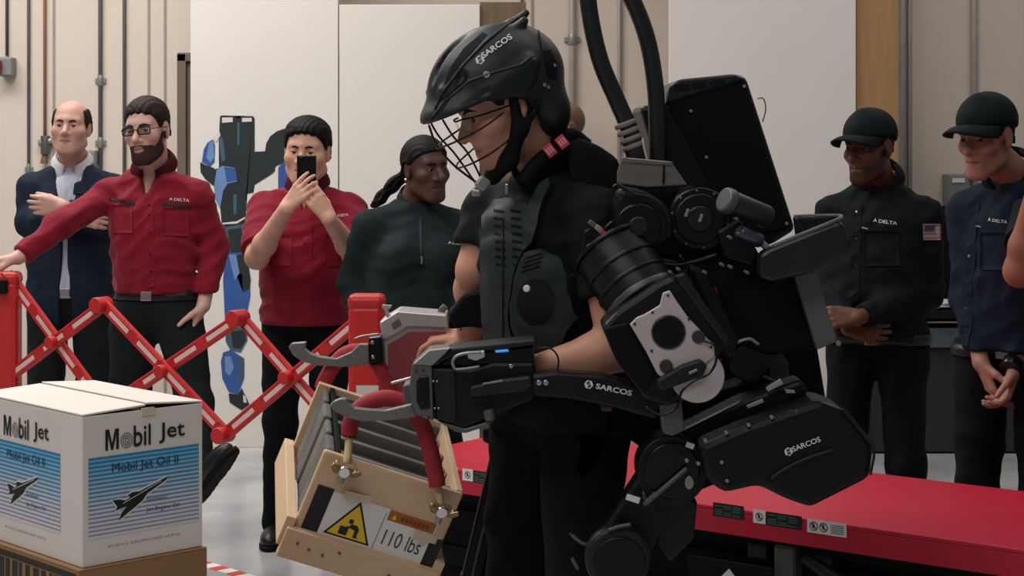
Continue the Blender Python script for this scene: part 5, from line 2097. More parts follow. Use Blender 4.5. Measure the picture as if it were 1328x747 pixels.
# ---- chest guard laid over the shirt
def surf_plate(sp, name, poly, lift, thick, m, parent, step=5.0, tb=None, label=None, smooth=True, edge=None):
    """plate whose outline (pixels) lies on a body: sampled, laid on the surface, thickened"""
    tb = tb or sp['bvh']
    pts = []
    n = len(poly)
    for i in range(n):
        a, b = Vector(poly[i]), Vector(poly[(i + 1) % n])
        k = max(1, int((b - a).length / step))
        for j in range(k):
            pts.append(a.lerp(b, j / k))
    nb = len(pts)
    xs, ys = [p[0] for p in poly], [p[1] for p in poly]

    def inside(x, y):
        c = False
        j = n - 1
        for i in range(n):
            xi, yi, xj, yj = poly[i][0], poly[i][1], poly[j][0], poly[j][1]
            if (yi > y) != (yj > y) and x < (xj - xi) * (y - yi) / (yj - yi) + xi:
                c = not c
            j = i
        return c
    y = min(ys) + step / 2
    while y < max(ys):
        x = min(xs) + step / 2
        while x < max(xs):
            if inside(x, y) and min((Vector((x, y)) - p).length for p in pts[:nb]) > step * 0.45:
                pts.append(Vector((x, y)))
            x += step
        y += step
    V2, E, F, _, _, _ = delaunay_2d_cdt(pts, [(i, (i + 1) % nb) for i in range(nb)], [list(range(nb))], 1, 0.01)
    o = Vector((0, 0, CAMZ))
    hits = []
    for v in V2:
        h = tb.ray_cast(o, (W(v.x, v.y, 1.0) - o).normalized())
        hits.append((h[0], h[1]) if h[0] is not None else None)
    good = [h for h in hits if h]
    if not good:
        return None
    yd = sorted(h[0].y for h in good)[len(good) // 2]
    top = []
    for v, h in zip(V2, hits):
        if h is None:
            p = W(v.x, v.y, yd)
            q = min(good, key=lambda g: (g[0] - p).length)
            h = (W(v.x, v.y, q[0].y), q[1])
        nn = (h[1] + Vector((0, -0.6, 0))).normalized()
        top.append((h[0], nn))
    k = len(top)
    V = [p + nn * (lift + thick) for p, nn in top] + [p + nn * (lift - 0.012) for p, nn in top]
    FF = [tuple(f) for f in F] + [tuple(q + k for q in f[::-1]) for f in F]
    cnt = {}
    for f in F:
        for a, b in zip(f, list(f[1:]) + [f[0]]):
            cnt[(a, b)] = cnt.get((a, b), 0) + 1
    for (a, b) in list(cnt):
        if (b, a) not in cnt:
            FF.append((b, a, a + k, b + k))
    ob = mesh_obj(name, V, FF, m, parent, label, smooth=False)
    bm = bmesh.new()
    bm.from_mesh(ob.data)
    bmesh.ops.recalc_face_normals(bm, faces=bm.faces[:])
    bm.to_mesh(ob.data)
    bm.free()
    if smooth:
        ob.data.polygons.foreach_set('use_smooth', [True] * len(ob.data.polygons))
        try:
            ob.data.set_sharp_from_angle(angle=math.radians(50))
        except Exception:
            pass
    return ob


# print and screws on the helmet
sh = dict(PWk)
sh['so'], sh['bvh'] = hel, HB


def maker_mark(sp, px, py, r, px1, py1, hpx, tb, parent, m=None, mdark=None, word=True):
    """round emblem with an S-shaped cut, followed by the word"""
    m = m or M_offwhite
    o = Vector((0, 0, CAMZ))

    def hit(x, y, lift):
        h = tb.ray_cast(o, (W(x, y, 1.0) - o).normalized())
        return (h[0] + h[1] * lift) if h[0] is not None else None

    P = [hit(px + r * math.cos(a), py + r * math.sin(a), 0.002) for a in [math.pi / 3 * i + 0.2 for i in range(6)]]
    if all(p is not None for p in P):
        mesh_obj('emblem', P, [tuple(range(5, -1, -1))], m, parent)
    dk = mdark or M_black
    for s in (-1, 1):
        Q = [hit(px + s * r * a, py + s * r * b, 0.003) for a, b in ((-0.55, -0.35), (0.15, -0.75), (0.3, -0.5), (-0.3, -0.12), (0.05, 0.12), (-0.1, 0.32))]
        if all(p is not None for p in Q):
            mesh_obj('emblem_cut', Q, fill_poly(Q), dk, parent)
    if word:
        L = math.hypot(px1 - px, py1 - py)
        ux, uy = (px1 - px) / L, (py1 - py) / L
        shirt_text(dict(so=parent, bvh=tb, Y=4.0), 'SARCOS', px + ux * r * 1.35 - uy * hpx * -0.5, py + uy * r * 1.35 + ux * hpx * 0.5, px1 + uy * hpx * 0.5, py1 + ux * hpx * 0.5, hpx, m, parent=parent, tb=tb, bold=0.02)


maker_mark(sh, 622.5, 78, 6.2, 667, 47, 7.5, HB, hel, mdark=M_dgrey)


def bolt(px, py, Y, r=0.005, m=None, parent=None, ln=0.012, d=(0, -1, 0), name='bolt'):
    c = W(px, py, Y)
    d = Vector(d).normalized()
    return cyl(name, c, c + d * ln, r, m or M_chrome, parent, seg=10, bevel=0.001)


for x, y, r in ((631, 97, 0.008), (719, 85, 0.004), (706, 110, 0.005), (711, 113, 0.004)):
    h = HB.ray_cast(Vector((0, 0, CAMZ)), (W(x, y, 1) - Vector((0, 0, CAMZ))).normalized())
    if h[0] is not None:
        cyl('helmet_screw', h[0] - h[1] * 0.002, h[0] + h[1] * 0.003, r, M_lgrey, hel, seg=12, bevel=0.001)

def helm_path(pts, r, m, nm, lift=0.0):
    o = Vector((0, 0, CAMZ))
    P = []
    for i in range(len(pts) - 1):
        for k in range(8):
            x = pts[i][0] + (pts[i + 1][0] - pts[i][0]) * k / 8
            y = pts[i][1] + (pts[i + 1][1] - pts[i][1]) * k / 8
            h = HB.ray_cast(o, (W(x, y, 1) - o).normalized())
            if h[0] is not None:
                P.append(h[0] + h[1] * lift)
    if len(P) > 3:
        tube(nm, P, r, m, hel, seg=6, raw=True)


helm_path([(564, 142), (574, 120), (602, 83), (627, 57), (655, 34), (680, 18)], 0.0042, M_helm, 'helmet_ridge')
helm_path([(560, 154), (577, 131), (609, 105), (640, 94), (676, 84), (694, 70)], 0.0036, M_helm, 'helmet_ridge')
helm_path([(698, 40), (702, 66), (696, 100), (684, 118)], 0.003, M_blackm, 'helmet_groove')
for pl in ([(576, 110), (584, 88), (602, 62), (626, 42), (632, 45), (616, 63), (598, 84), (582, 108)], [(564, 150), (572, 134), (590, 114), (606, 101), (604, 107), (588, 122), (574, 142)],
           [(704, 66), (714, 64), (722, 84), (720, 104), (710, 100)]):
    surf_plate(sh, 'vent_dark_patch', pl, -0.001, 0.0022, M_blackm, hel, tb=HB, step=5)  # matt black patches on the shell stand in for shaded vent recesses

# harness strap behind the neck with two red tags
hs_ = tube('harness_strap', [W(676, 240, 4.10), W(694, 216, 4.10), W(716, 196, 4.13), W(738, 176, 4.18), W(760, 190, 4.2)], 0.020, M_blackm, wroot, seg=10)
for cx_, cy_ in ((713, 195), (729, 184)):
    dd = (W(738, 176, 4.1) - W(700, 206, 4.07)).normalized()
    n_ = Vector((0, -1, 0))
    u_ = n_.cross(dd).normalized()
    n_ = dd.cross(u_)
    tg_ = box('red_tag', W(cx_, cy_, 4.088), 0.024, 0.006, 0.030, mat('red_woven_tag', (206, 70, 78), 0.7), hs_, ax=(dd, n_, u_), bevel=0.0015, label='red tag with pale lettering')
    for k in (-1, 0, 1):
        box('tag_letter', W(cx_, cy_, 4.083) + dd * (k * 0.007) , 0.0045, 0.002, 0.016, mat('pink_thread', (226, 150, 152), 0.8), tg_, ax=(dd, n_, u_), bevel=0)

M_guard = mat('chest_guard_shell', (37, 45, 46), 0.5, var=0.08, bump=0.04, bscale=60, spec=0.3)
guard = surf_plate(PWk, 'chest_guard', [(634, 285), (648, 264), (668, 262), (688, 270), (704, 242), (713, 236), (717, 244), (702, 275), (694, 312), (680, 328), (670, 356), (665, 400),
                                        (668, 442), (650, 450), (635, 441), (632, 380), (632, 320)], 0.012, 0.014, M_guard, wroot, label='dark grey ribbed chest guard')
GB = bvh(guard)
side = surf_plate(PWk, 'side_guard', [(682, 330), (702, 322), (730, 334), (746, 358), (746, 408), (728, 440), (700, 453), (674, 442), (667, 400), (672, 358)], 0.014, 0.016, M_guard, wroot)
SB = bvh(side)
for i in range(8):
    for x in (640, 662):
        y = 270 + i * 10
        k = 0.5 + 0.5 * abs(i - 3) / 4
        surf_plate(PWk, 'vent_slot', [(x + i * 0.5, y + 1), (x + 13 + i * 0.5, y + 3), (x + 13 + i * 0.5, y + 6), (x + i * 0.5, y + 4.5)], 0.0, 0.0015, M_blackm, guard, tb=GB, step=6)
for i in range(4):
    surf_plate(PWk, 'vent_slot', [(676 + i * 2, 352 - i * 6), (700 + i * 2, 344 - i * 6), (700 + i * 2, 346.5 - i * 6), (676 + i * 2, 354.5 - i * 6)], 0.0, 0.0015, M_blackm, side, tb=SB, step=6)
surf_plate(PWk, 'side_recess', [(695 + 25 * math.cos(a), 392 + 30 * math.sin(a)) for a in [2 * math.pi * i / 20 for i in range(20)]], 0.0, 0.002, M_black, side, tb=SB, step=8)
SBh = SB.ray_cast(Vector((0, 0, CAMZ)), (W(684, 374, 1) - Vector((0, 0, CAMZ))).normalized())
if SBh[0] is not None:
    cyl('guard_stud', SBh[0] - SBh[1] * .002, SBh[0] + SBh[1] * 0.008, 0.0085, M_white, side, seg=16, bevel=0.003)
shirt_strip(PWk, 'guard_seam', (652, 285), (652, 446), 0.004, M_dgrey, lift=0.003, n=20, parent=guard, tb=GB)
zp = W(657, 245, 4.05)
box('zip_pull', zp, 0.005, 0.004, 0.022, M_chrome, wroot, bevel=0.001)

# ------------------------------------------------------------------ exoskeleton
EXO = thing('exoskeleton', (W(800, 0, 4.25).x, 4.25, 0), 'black powered exoskeleton worn by the helmeted man, arms ending in steel hooks', 'exoskeleton')


def part(name, px, Y, th, m, yaw=0, pitch=0, bevel=0.004, parent=None, label=None):
    return slab(name, px, Y, th, m, parent or EXO, yaw, pitch, bevel, label)


def rect(cx, cy, w_, h_, ang):
    a = math.radians(ang)
    c, s_ = math.cos(a), math.sin(a)
    return [(cx + x * c - y * s_, cy + x * s_ + y * c) for x, y in ((-w_ / 2, -h_ / 2), (w_ / 2, -h_ / 2), (w_ / 2, h_ / 2), (-w_ / 2, h_ / 2))]


def disc(name, px, py, Y, rpx, th, m, parent=None, yaw=0, pitch=0, seg=32, bevel=0.004, label=None, rb=None):
    c = W(px, py, Y)
    n = (Matrix.Rotation(math.radians(yaw), 3, 'Z') @ Matrix.Rotation(math.radians(pitch), 3, 'X')) @ Vector((0, 1, 0))
    r = rpx * Y / FPX
    return cyl(name, c, c + n * th, r, m, parent or EXO, rb=(rb * Y / FPX if rb else None), seg=seg, bevel=bevel, label=label)


# backpack
bp = part('backpack', [(829, 138), (862, 134), (867, 112), (879, 103), (954, 95.5), (968, 100), (1032, 298), (1000, 318), (935, 325), (880, 262), (852, 216)], 4.22, 0.30, M_black, bevel=0.012, label='tall black backpack housing')
part('backpack_panel', [(866, 138), (966, 106), (1026, 294), (946, 316), (923, 242)], 4.212, 0.012, M_blackm, bevel=0.004, parent=bp)
part('backpack_lid', [(863, 134), (868, 112), (880, 104), (953, 97), (966, 102)], 4.205, 0.02, M_dgrey, bevel=0.004, parent=bp)
for cx, cy in ((884, 113), (907, 110), (930, 108)):
    part('lid_slot', rect(cx, cy, 19, 10, -5), 4.203, 0.004, M_blackg, bevel=0.002, parent=bp)
for x, y in ((896, 144), (916, 204), (965, 112), (1020, 290)):
    bolt(x, y, 4.211, 0.004, M_lgrey, bp, 0.006)
tube('antenna_wire', [W(982, 128, 4.3), W(990, 128, 4.3), W(993, 142, 4.3), W(989, 158, 4.3)], 0.0016, M_mgrey, bp, seg=6)

# hose loop
hose = [W(828, 210, 4.14), W(818, 172, 4.14), W(800, 130, 4.14), W(779, 80, 4.14), W(766, 25, 4.14), W(762, -22, 4.14), W(772, -52, 4.15), W(794, -42, 4.16), W(820, 0, 4.17),
        W(839, 50, 4.18), W(849, 105, 4.18), W(852, 160, 4.18), W(852, 215, 4.18)]
tube('hose', hose, 0.0205, mat('rubber_hose', (22, 27, 28), 0.35, var=0.15), EXO, n=8, seg=16, label='thick black hose looping above the backpack')
for i in range(4):
    a = W(811 + i * 3.4, 161 + i * 9.5, 4.14)
    d = (W(825, 200, 4.14) - W(808, 155, 4.14)).normalized()
    cyl('hose_clamp', a - d * 0.006, a + d * 0.006, 0.0265, mat('hose_sleeve_grey', (132, 122, 118), 0.6), EXO, seg=20, bevel=0.003)
cyl('hose_socket', W(818, 178, 4.14), W(828, 212, 4.14), 0.0235, mat('dark_maroon_rubber', (46, 26, 28), 0.5), EXO, seg=18)
tube('white_lead', [W(833, 178, 4.12), W(836, 195, 4.12), W(840, 210, 4.12)], 0.0026, M_offwhite, EXO, seg=6)

# shoulder cover plate and joint housings
part('shoulder_plate', [(806, 205), (872, 211), (892, 240), (840, 243), (800, 238), (800, 222)], 4.02, 0.012, mat('taupe_metal_plate', (74, 68, 66), 0.45, 0.3), pitch=-25, bevel=0.003, label='grey-brown metal shoulder plate')
tube('plate_edge', [W(806, 205, 4.02), W(872, 211, 4.02)], 0.0025, M_lgrey, EXO, seg=6)
part('plate_clip', rect(861, 226, 3, 26, 2), 4.005, 0.006, M_blackm)
part('joint_housing', [(798, 242), (890, 240), (935, 250), (948, 300), (930, 330), (880, 340), (820, 330), (790, 300)], 4.06, 0.20, M_black, bevel=0.015)
part('shoulder_shell', [(792, 258), (806, 240), (840, 248), (868, 268), (878, 296), (860, 322), (824, 330), (798, 312)], 3.95, 0.12, M_black, bevel=0.02, label='rounded black shoulder shell')
disc('shoulder_disc', 828, 294, 3.945, 30, 0.03, M_blackg)
disc('shoulder_cap', 828, 294, 3.935, 13, 0.02, M_dgrey)
disc('joint_disc', 908, 284, 3.98, 41, 0.08, M_blackg)
disc('joint_ring', 908, 284, 3.972, 33, 0.02, M_black)
disc('joint_core', 908, 284, 3.966, 17, 0.02, M_dgrey)
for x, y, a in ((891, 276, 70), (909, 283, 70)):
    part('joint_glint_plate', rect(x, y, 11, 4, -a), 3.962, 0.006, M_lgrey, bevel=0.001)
for i in range(10):
    a = 2 * math.pi * i / 10 + 0.2
    bolt(908 + 37 * math.cos(a), 284 + 37 * math.sin(a), 3.98, 0.003, M_mgrey, EXO, 0.006)
for k, pts in enumerate(([(792, 252), (800, 240), (822, 252), (846, 258), (866, 280), (868, 310)], [(796, 286), (784, 300), (790, 325), (812, 343), (838, 340)],
                         [(880, 330), (890, 345), (884, 362), (868, 352)], [(842, 332), (870, 344), (905, 338), (930, 330)])):
    tube('cable', [W(x, y, 3.93) for x, y in pts], 0.0045, M_blackg, EXO, seg=8)
for x, y, c in ((776, 296, M_lgrey), (782, 302, None), (788, 312, None), (780, 316, M_lgrey), (768, 290, M_mgrey)):
    box('cable_plug', W(x, y, 3.93), 0.018, 0.014, 0.012, c or mat('red_connector', (190, 52, 66), 0.5), EXO, bevel=0.003,
        ax=(Vector((0.8, 0, -0.6)), Vector((0, 1, 0)), Vector((0.6, 0, 0.8))))
part('chest_link', [(748, 352), (756, 300), (775, 285), (790, 300), (792, 335), (762, 357)], 3.98, 0.03, M_black, bevel=0.006)
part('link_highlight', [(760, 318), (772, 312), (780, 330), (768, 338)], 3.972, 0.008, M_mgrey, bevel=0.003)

# upper arm: ribbed cylinder, then the boxy elbow housing
ua0, ua1 = W(792, 322, 4.0), W(838, 394, 3.93)
cyl('upper_arm_sleeve', ua0, ua1, 0.088, M_black, EXO, rb=0.086, seg=36, bevel=0.006, label='ribbed black upper arm sleeve')
for f, m, r in ((0.02, M_black, 0.093), (0.38, M_black, 0.0905), (0.66, M_black, 0.0895)):
    a = ua0.lerp(ua1, f)
    d = (ua1 - ua0).normalized()
    cyl('sleeve_rib', a - d * 0.005, a + d * 0.005, r, m, EXO, seg=36, bevel=0.003)
d = (ua1 - ua0).normalized()
cyl('sleeve_highlight', ua1 - d * 0.02, ua1 - d * 0.004, 0.0900, mat('highlight_grey', (72, 74, 74), 0.4, 0.3), EXO, seg=36, bevel=0.003, label='dull metal band on the upper arm')  # grey band painted in for the highlight on the sleeve
eh = part('elbow_housing', [(781, 424), (800, 404), (856, 366), (874, 358), (886, 364), (944, 446), (938, 456), (905, 500), (868, 528), (840, 520), (800, 470)], 3.80, 0.15, M_black, bevel=0.010, label='black elbow housing')
part('housing_edge', [(874, 358), (888, 354), (946, 440), (942, 452)], 3.79, 0.03, M_dgrey, bevel=0.005, parent=eh)
part('housing_edge', [(783, 426), (814, 418), (850, 486), (836, 512), (800, 468)], 3.79, 0.02, M_blackm, bevel=0.005, parent=eh)
M_plate = mat('white_alloy_plate', (196, 184, 184), 0.5, 0.1, var=0.05, vscale=20)
wp = part('drive_plate', [(817, 421), (826, 412), (836, 408), (846, 402), (856, 396), (860, 380), (869, 377), (878, 391), (892, 411), (908, 428), (918, 440), (926, 446), (927, 462), (914, 472), (860, 492), (852, 484), (838, 456)], 3.782, 0.012, M_plate, bevel=0.002, label='pale metal drive plate with a black disc')
disc('drive_disc', 867, 431, 3.776, 21, 0.01, M_blackg, wp, bevel=0.002)
disc('drive_rim', 867, 431, 3.779, 22.6, 0.006, M_mgrey, wp, bevel=0.001)
for x, y in ((906, 437), (864, 475)):
    disc('plate_port', x, y, 3.776, 8.6, 0.01, mat('brown_black_port', (50, 44, 42), 0.5), wp, bevel=0.002)
disc('lower_drive_plate', 905, 488, 3.788, 35, 0.014, M_plate, EXO, bevel=0.003)
part('drive_handle', [(850, 494), (884, 474), (908, 466), (918, 474), (912, 488), (880, 500), (858, 508)], 3.765, 0.025, M_dgrey, bevel=0.006)
part('handle_slot', rect(899, 482, 12, 3.5, -25), 3.76, 0.008, M_lgrey, bevel=0.001)
for x, y in ((823, 420), (846, 405), (866, 383), (893, 414), (845, 455), (922, 450), (935, 466)):
    bolt(x, y, 3.782, 0.0028, M_dgrey, wp, 0.004)
tube('drive_cable', [W(912, 442, 3.775), W(926, 448, 3.765), W(929, 466, 3.76), W(920, 484, 3.76), W(900, 494, 3.755), W(884, 508, 3.755), W(878, 528, 3.755), W(858, 538, 3.76), W(838, 528, 3.77)], 0.0028, M_blackg, EXO, seg=7)
part('elbow_block', [(855, 524), (884, 520), (888, 558), (872, 566), (860, 562)], 3.84, 0.05, M_mgrey, bevel=0.004, label='grey block under the elbow housing')
part('rear_arm_shell', [(888, 340), (915, 350), (960, 440), (948, 470), (930, 440)], 3.93, 0.14, M_black, bevel=0.012)

# forearm bar with the name, then the near gripper
fb = part('forearm_bar', [(690, 486), (720, 482), (780, 486), (830, 500), (862, 522), (852, 545), (800, 530), (740, 518), (692, 514)], 3.86, 0.06, M_black, bevel=0.008, label='black forearm bar with white lettering')
FBV = bvh(fb)
maker_mark(None, 763.5, 498.5, 6.0, 818, 510, 7.0, FBV, fb, m=M_white)
for x, y in ((699, 496), (708, 496)):
    bolt(x, y, 3.86, 0.006, M_chrome, fb, 0.006)
part('red_knob', rect(787, 529, 16, 10, 5), 3.9, 0.03, mat('dark_red_knob', (96, 20, 30), 0.5), bevel=0.006)
gy = 3.90
gb = part('gripper_housing', [(558, 476), (608, 478), (640, 470), (694, 470), (698, 505), (690, 520), (640, 540), (602, 556), (566, 545)], gy, 0.13, M_black, bevel=0.008, label='black near gripper housing')
part('gripper_side', [(560, 478), (590, 480), (592, 548), (567, 545)], gy - 0.006, 0.02, M_dgrey, bevel=0.003, parent=gb)
part('gripper_top_frame', [(583, 452), (640, 446), (694, 440), (697, 447), (642, 454), (600, 458), (560, 474), (558, 468)], gy - 0.004, 0.10, M_dgrey, bevel=0.004, parent=gb)
part('gripper_deck', [(586, 458), (642, 453), (692, 448), (694, 472), (620, 476), (564, 476)], gy + 0.01, 0.08, M_blackg, bevel=0.006, parent=gb)
fp = part('gripper_front_plate', [(534, 474), (556, 454), (584, 451), (560, 474), (562, 546), (542, 540), (534, 524), (531, 500)], gy - 0.012, 0.09, mat('grey_gripper_plate', (98, 98, 96), 0.45, 0.3), bevel=0.004, parent=gb, label='grey front plate of the near gripper')
part('plate_top', [(535, 473), (557, 454), (585, 451), (561, 474)], gy - 0.016, 0.02, M_lgrey, bevel=0.002, parent=fp)
part('plate_recess', [(540, 494), (546, 488), (556, 487), (558, 530), (546, 532), (540, 522)], gy - 0.016, 0.01, M_blackg, bevel=0.003, parent=fp)
for x, y in ((540, 481), (549, 480), (546, 540), (556, 541), (544, 500), (548, 523), (562, 494), (567, 494), (564, 529), (569, 529)):
    bolt(x, y, gy - 0.014, 0.0026, M_ink if x < 560 else M_chrome, fp, 0.005)
part('gripper_bar', [(609, 502), (640, 494), (688, 488), (692, 500), (680, 508), (640, 512), (611, 516)], gy - 0.03, 0.04, M_dgrey, bevel=0.005, parent=gb)
part('bar_print', [(626, 497), (652, 492.5), (652, 495), (626, 499.5)], gy - 0.033, 0.004, M_lgrey, bevel=0.0005, parent=gb)
tube('gripper_handle', [W(590, 479, gy - .02), W(587, 470, gy - .02), W(592, 462, gy - .02), W(606, 458, gy - .02), W(624, 457, gy - .02)], 0.0035, M_lgrey, gb, seg=8)
tube('gripper_handle', [W(588, 479, gy - .02), W(604, 478, gy - .02), W(622, 475, gy - .02)], 0.003, M_lgrey, gb, seg=8)
part('bright_latch', [(606, 458), (628, 455), (629, 463), (622, 466), (617, 468), (607, 465)], gy - 0.022, 0.03, M_silver, bevel=0.002, parent=gb)
part('status_light', [(642, 454.5), (659, 453), (660, 456), (643, 457.5)], gy - 0.002, 0.006, mat('blue_status_light', (60, 150, 220), 0.3, emit=(40, 130, 215, 0.9)), bevel=0.001, parent=gb, label='blue status light')
bolt(663, 474.5, gy - 0.002, 0.005, M_chrome, gb, 0.008)
part('gripper_keel', [(566, 545), (602, 556), (640, 545), (634, 552), (604, 562), (590, 560)], gy + 0.0, 0.08, M_mgrey, bevel=0.003, parent=gb)
cyl('gripper_foot', W(633, 531, gy - .01), W(636, 545, gy - .01), 0.012, M_mgrey, gb, seg=14)
part('gripper_link', [(650, 505), (700, 498), (740, 520), (700, 560), (660, 545)], gy + 0.02, 0.08, M_blackm, bevel=0.008)
tube('wrist_wire', [W(694, 452, gy), W(714, 452, gy), W(724, 465, gy), W(722, 484, gy)], 0.0024, M_ink, EXO, seg=6)
hk = part('near_hook', [(427, 526), (433, 520), (442, 516.5), (449, 517), (453, 524), (460, 529), (480, 531), (500, 532), (534, 524), (541, 540), (510, 545), (470, 547), (450, 542), (436, 535)], 4.015, 0.022, mat('grey_steel_hook', (126, 126, 124), 0.4, 0.5, var=0.08), bevel=0.003, label='curved grey steel hook of the near arm')
part('hook_pad', [(522, 500), (534, 496), (536, 524), (524, 524)], gy + 0.02, 0.08, M_mgrey, bevel=0.005)
cyl('hook_rod', W(507, 497, gy + .02), W(540, 488, gy + .02), 0.0032, M_silver, EXO, seg=8)

# far gripper
fy = 4.50
fg = part('far_gripper_housing', [(495, 440), (508, 430), (527, 421), (580, 424), (586, 450), (560, 500), (523, 518), (500, 508)], fy, 0.12, M_silver, bevel=0.006, label='silver far gripper housing')
part('red_side_panel', [(503, 447), (530, 430.5), (578, 430), (583, 450), (560, 500), (524, 514), (503, 508)], fy - 0.008, 0.012, mat('dull_red_panel', (140, 58, 66), 0.5, var=0.08), bevel=0.002, parent=fg, label='dull red side panel')
part('silver_hood', [(492, 418), (516, 403), (579, 408), (581, 425), (528, 424), (507, 437), (497, 441)], fy - 0.012, 0.13, M_silver, bevel=0.004, parent=fg)
part('hood_label', [(507, 420), (517, 413), (521, 421), (511, 428)], fy - 0.014, 0.004, mat('brown_label', (110, 84, 80), 0.6), bevel=0.0005, parent=fg)
part('hood_clip', [(496, 395), (508, 396), (507, 399), (503, 402), (506, 411), (501, 412), (499, 402), (495, 399)], fy - 0.01, 0.01, M_silver, bevel=0.001, parent=fg)
part('hook_mount', [(478, 438), (494, 436), (497, 470), (479, 474)], fy - 0.03, 0.08, M_blackg, bevel=0.003)
for x, y in ((483, 444), (484, 463)):
    bolt(x, y, fy - 0.031, 0.005, M_chrome, EXO, 0.004)
part('far_hook', [(374, 450), (378, 445), (397, 443.5), (395, 452), (402, 458), (412, 462), (436, 465), (456, 456), (466, 446), (478, 446), (479, 470), (470, 474), (446, 476), (410, 474), (392, 469), (380, 461)],
     fy - 0.035, 0.022, MATS['grey_steel_hook'], bevel=0.003, label='curved grey steel hook of the far arm')
tube('hook_wire', [W(459, 440, fy - .05), W(470, 436, fy - .05), W(492, 433, fy - .05)], 0.003, M_lgrey, EXO, seg=7)
cyl('far_knob', W(571, 398, fy + .05), W(577, 404, fy + .05), 0.012, M_mgrey, EXO, seg=12)
part('far_forearm', [(580, 408), (600, 382), (628, 374), (660, 376), (662, 424), (640, 428), (606, 424), (590, 428)], 4.24, 0.05, M_blackm, bevel=0.01)
part('far_arm_frame', [(584, 400), (660, 380), (668, 470), (600, 500), (560, 470)], 4.60, 0.06, M_blackm, bevel=0.008)
for x, y in ((597, 427), (588, 403)):
    bolt(x, y, 4.39, 0.004, M_chrome, EXO, 0.006)
part('far_shoulder', [(612, 262), (640, 246), (652, 300), (640, 330), (628, 312), (614, 290)], 4.42, 0.10, M_blackm, bevel=0.012)

# side console tray
M_tray = mat('tray_dark_plastic', (24, 28, 29), 0.35, var=0.1)
part('tray_front', [(985, 330), (997, 322), (1076, 290), (1090, 286), (1098, 294), (1100, 318), (1092, 334), (1062, 352), (1000, 366), (984, 360)], 3.90, 0.05, M_tray, bevel=0.010, label='black side tray')
part('tray_back', [(1030, 281), (1086, 279), (1096, 288), (1096, 312), (1036, 326)], 4.10, 0.03, M_tray, bevel=0.006)
tr_a, tr_b = W(1000, 330, 3.95), W(1090, 288, 3.95)
box('tray_floor', (W(1045, 318, 4.02)), 0.16, 0.20, 0.012, M_tray, EXO, ax=(Vector((0.92, 0, 0.38)), Vector((0, 1, 0)), Vector((-0.38, 0, 0.92))), bevel=0.003)
tube('tray_rim', [W(997, 322, 3.905), W(1040, 304, 3.905), W(1082, 287, 3.905), W(1090, 283, 3.95), W(1088, 280, 4.08), W(1060, 280, 4.11), W(1030, 281, 4.11)], 0.005, M_mgrey, EXO, seg=8, label='worn grey tray rim')
part('rear_bracket', [(880, 330), (960, 318), (990, 330), (1000, 366), (1040, 352), (1062, 452), (1000, 462), (940, 440), (890, 360)], 4.02, 0.20, M_blackm, bevel=0.012)
part('rear_strut', [(1030, 358), (1058, 350), (1086, 443), (1060, 454)], 3.98, 0.03, mat('grey_strut', (98, 98, 96), 0.5, 0.2), bevel=0.004, label='light grey rear strut')
bolt(1087, 445, 3.98, 0.006, M_lgrey, EXO, 0.006)
cyl('actuator', W(948, 262, 3.90), W(996, 282, 3.96), 0.026, mat('taupe_actuator', (50, 48, 46), 0.4, 0.3), EXO, seg=24, bevel=0.008, label='grey actuator cylinder')
cyl('actuator_cap', W(938, 258, 3.89), W(949, 263, 3.90), 0.029, M_mgrey, EXO, seg=24, bevel=0.005)
cyl('actuator', W(958, 300, 3.90), W(986, 313, 3.93), 0.016, mat('bluish_actuator', (84, 88, 98), 0.25, 0.7), EXO, seg=20, bevel=0.004, label='small bluish actuator cylinder')
cyl('actuator_rod', W(984, 312, 3.93), W(1000, 326, 3.93), 0.008, M_lgrey, EXO, seg=14)
for x, y in ((952, 283), (955, 302), (944, 307), (934, 342), (945, 345), (966, 352), (912, 352), (878, 348), (868, 352)):
    bolt(x, y, 3.90, 0.0038, M_mgrey, EXO, 0.05)
part('joint_plate', [(930, 300), (960, 285), (985, 330), (975, 345), (940, 335)], 3.95, 0.08, M_black, bevel=0.006)
tube('red_tube', [W(926, 370, 3.98), W(931, 400, 3.98), W(934, 430, 3.98)], 0.006, mat('dark_red_tube', (110, 22, 34), 0.4), EXO, seg=8)
part('spine_frame', [(800, 330), (900, 340), (985, 440), (1000, 530), (940, 590), (860, 600), (800, 560), (770, 420)], 4.42, 0.10, M_blackm, bevel=0.012)
part('hip_frame', [(880, 520), (990, 490), (1062, 520), (1000, 600), (900, 640), (860, 600)], 4.10, 0.12, M_blackm, bevel=0.010)
disc('rear_motor', 972, 470, 4.05, 26, 0.10, M_blackg)
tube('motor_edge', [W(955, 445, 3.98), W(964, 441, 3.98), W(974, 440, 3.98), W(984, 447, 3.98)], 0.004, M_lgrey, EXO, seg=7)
for pts, m in (([(993, 503), (1012, 491), (1016, 498), (996, 508)], M_silver), ([(968, 526), (989, 517), (991, 522), (970, 530)], M_silver), ([(1018, 505), (1030, 506), (1032, 510), (1020, 510)], M_silver),
               ([(980, 540), (988, 536), (989, 539), (982, 542)], M_mgrey)):
    part('label_strip', pts, 3.93, 0.004, m, bevel=0.0008)
part('hip_arm', [(880, 560), (960, 520), (1040, 492), (1050, 510), (975, 545), (900, 585)], 3.95, 0.10, M_black, bevel=0.010)

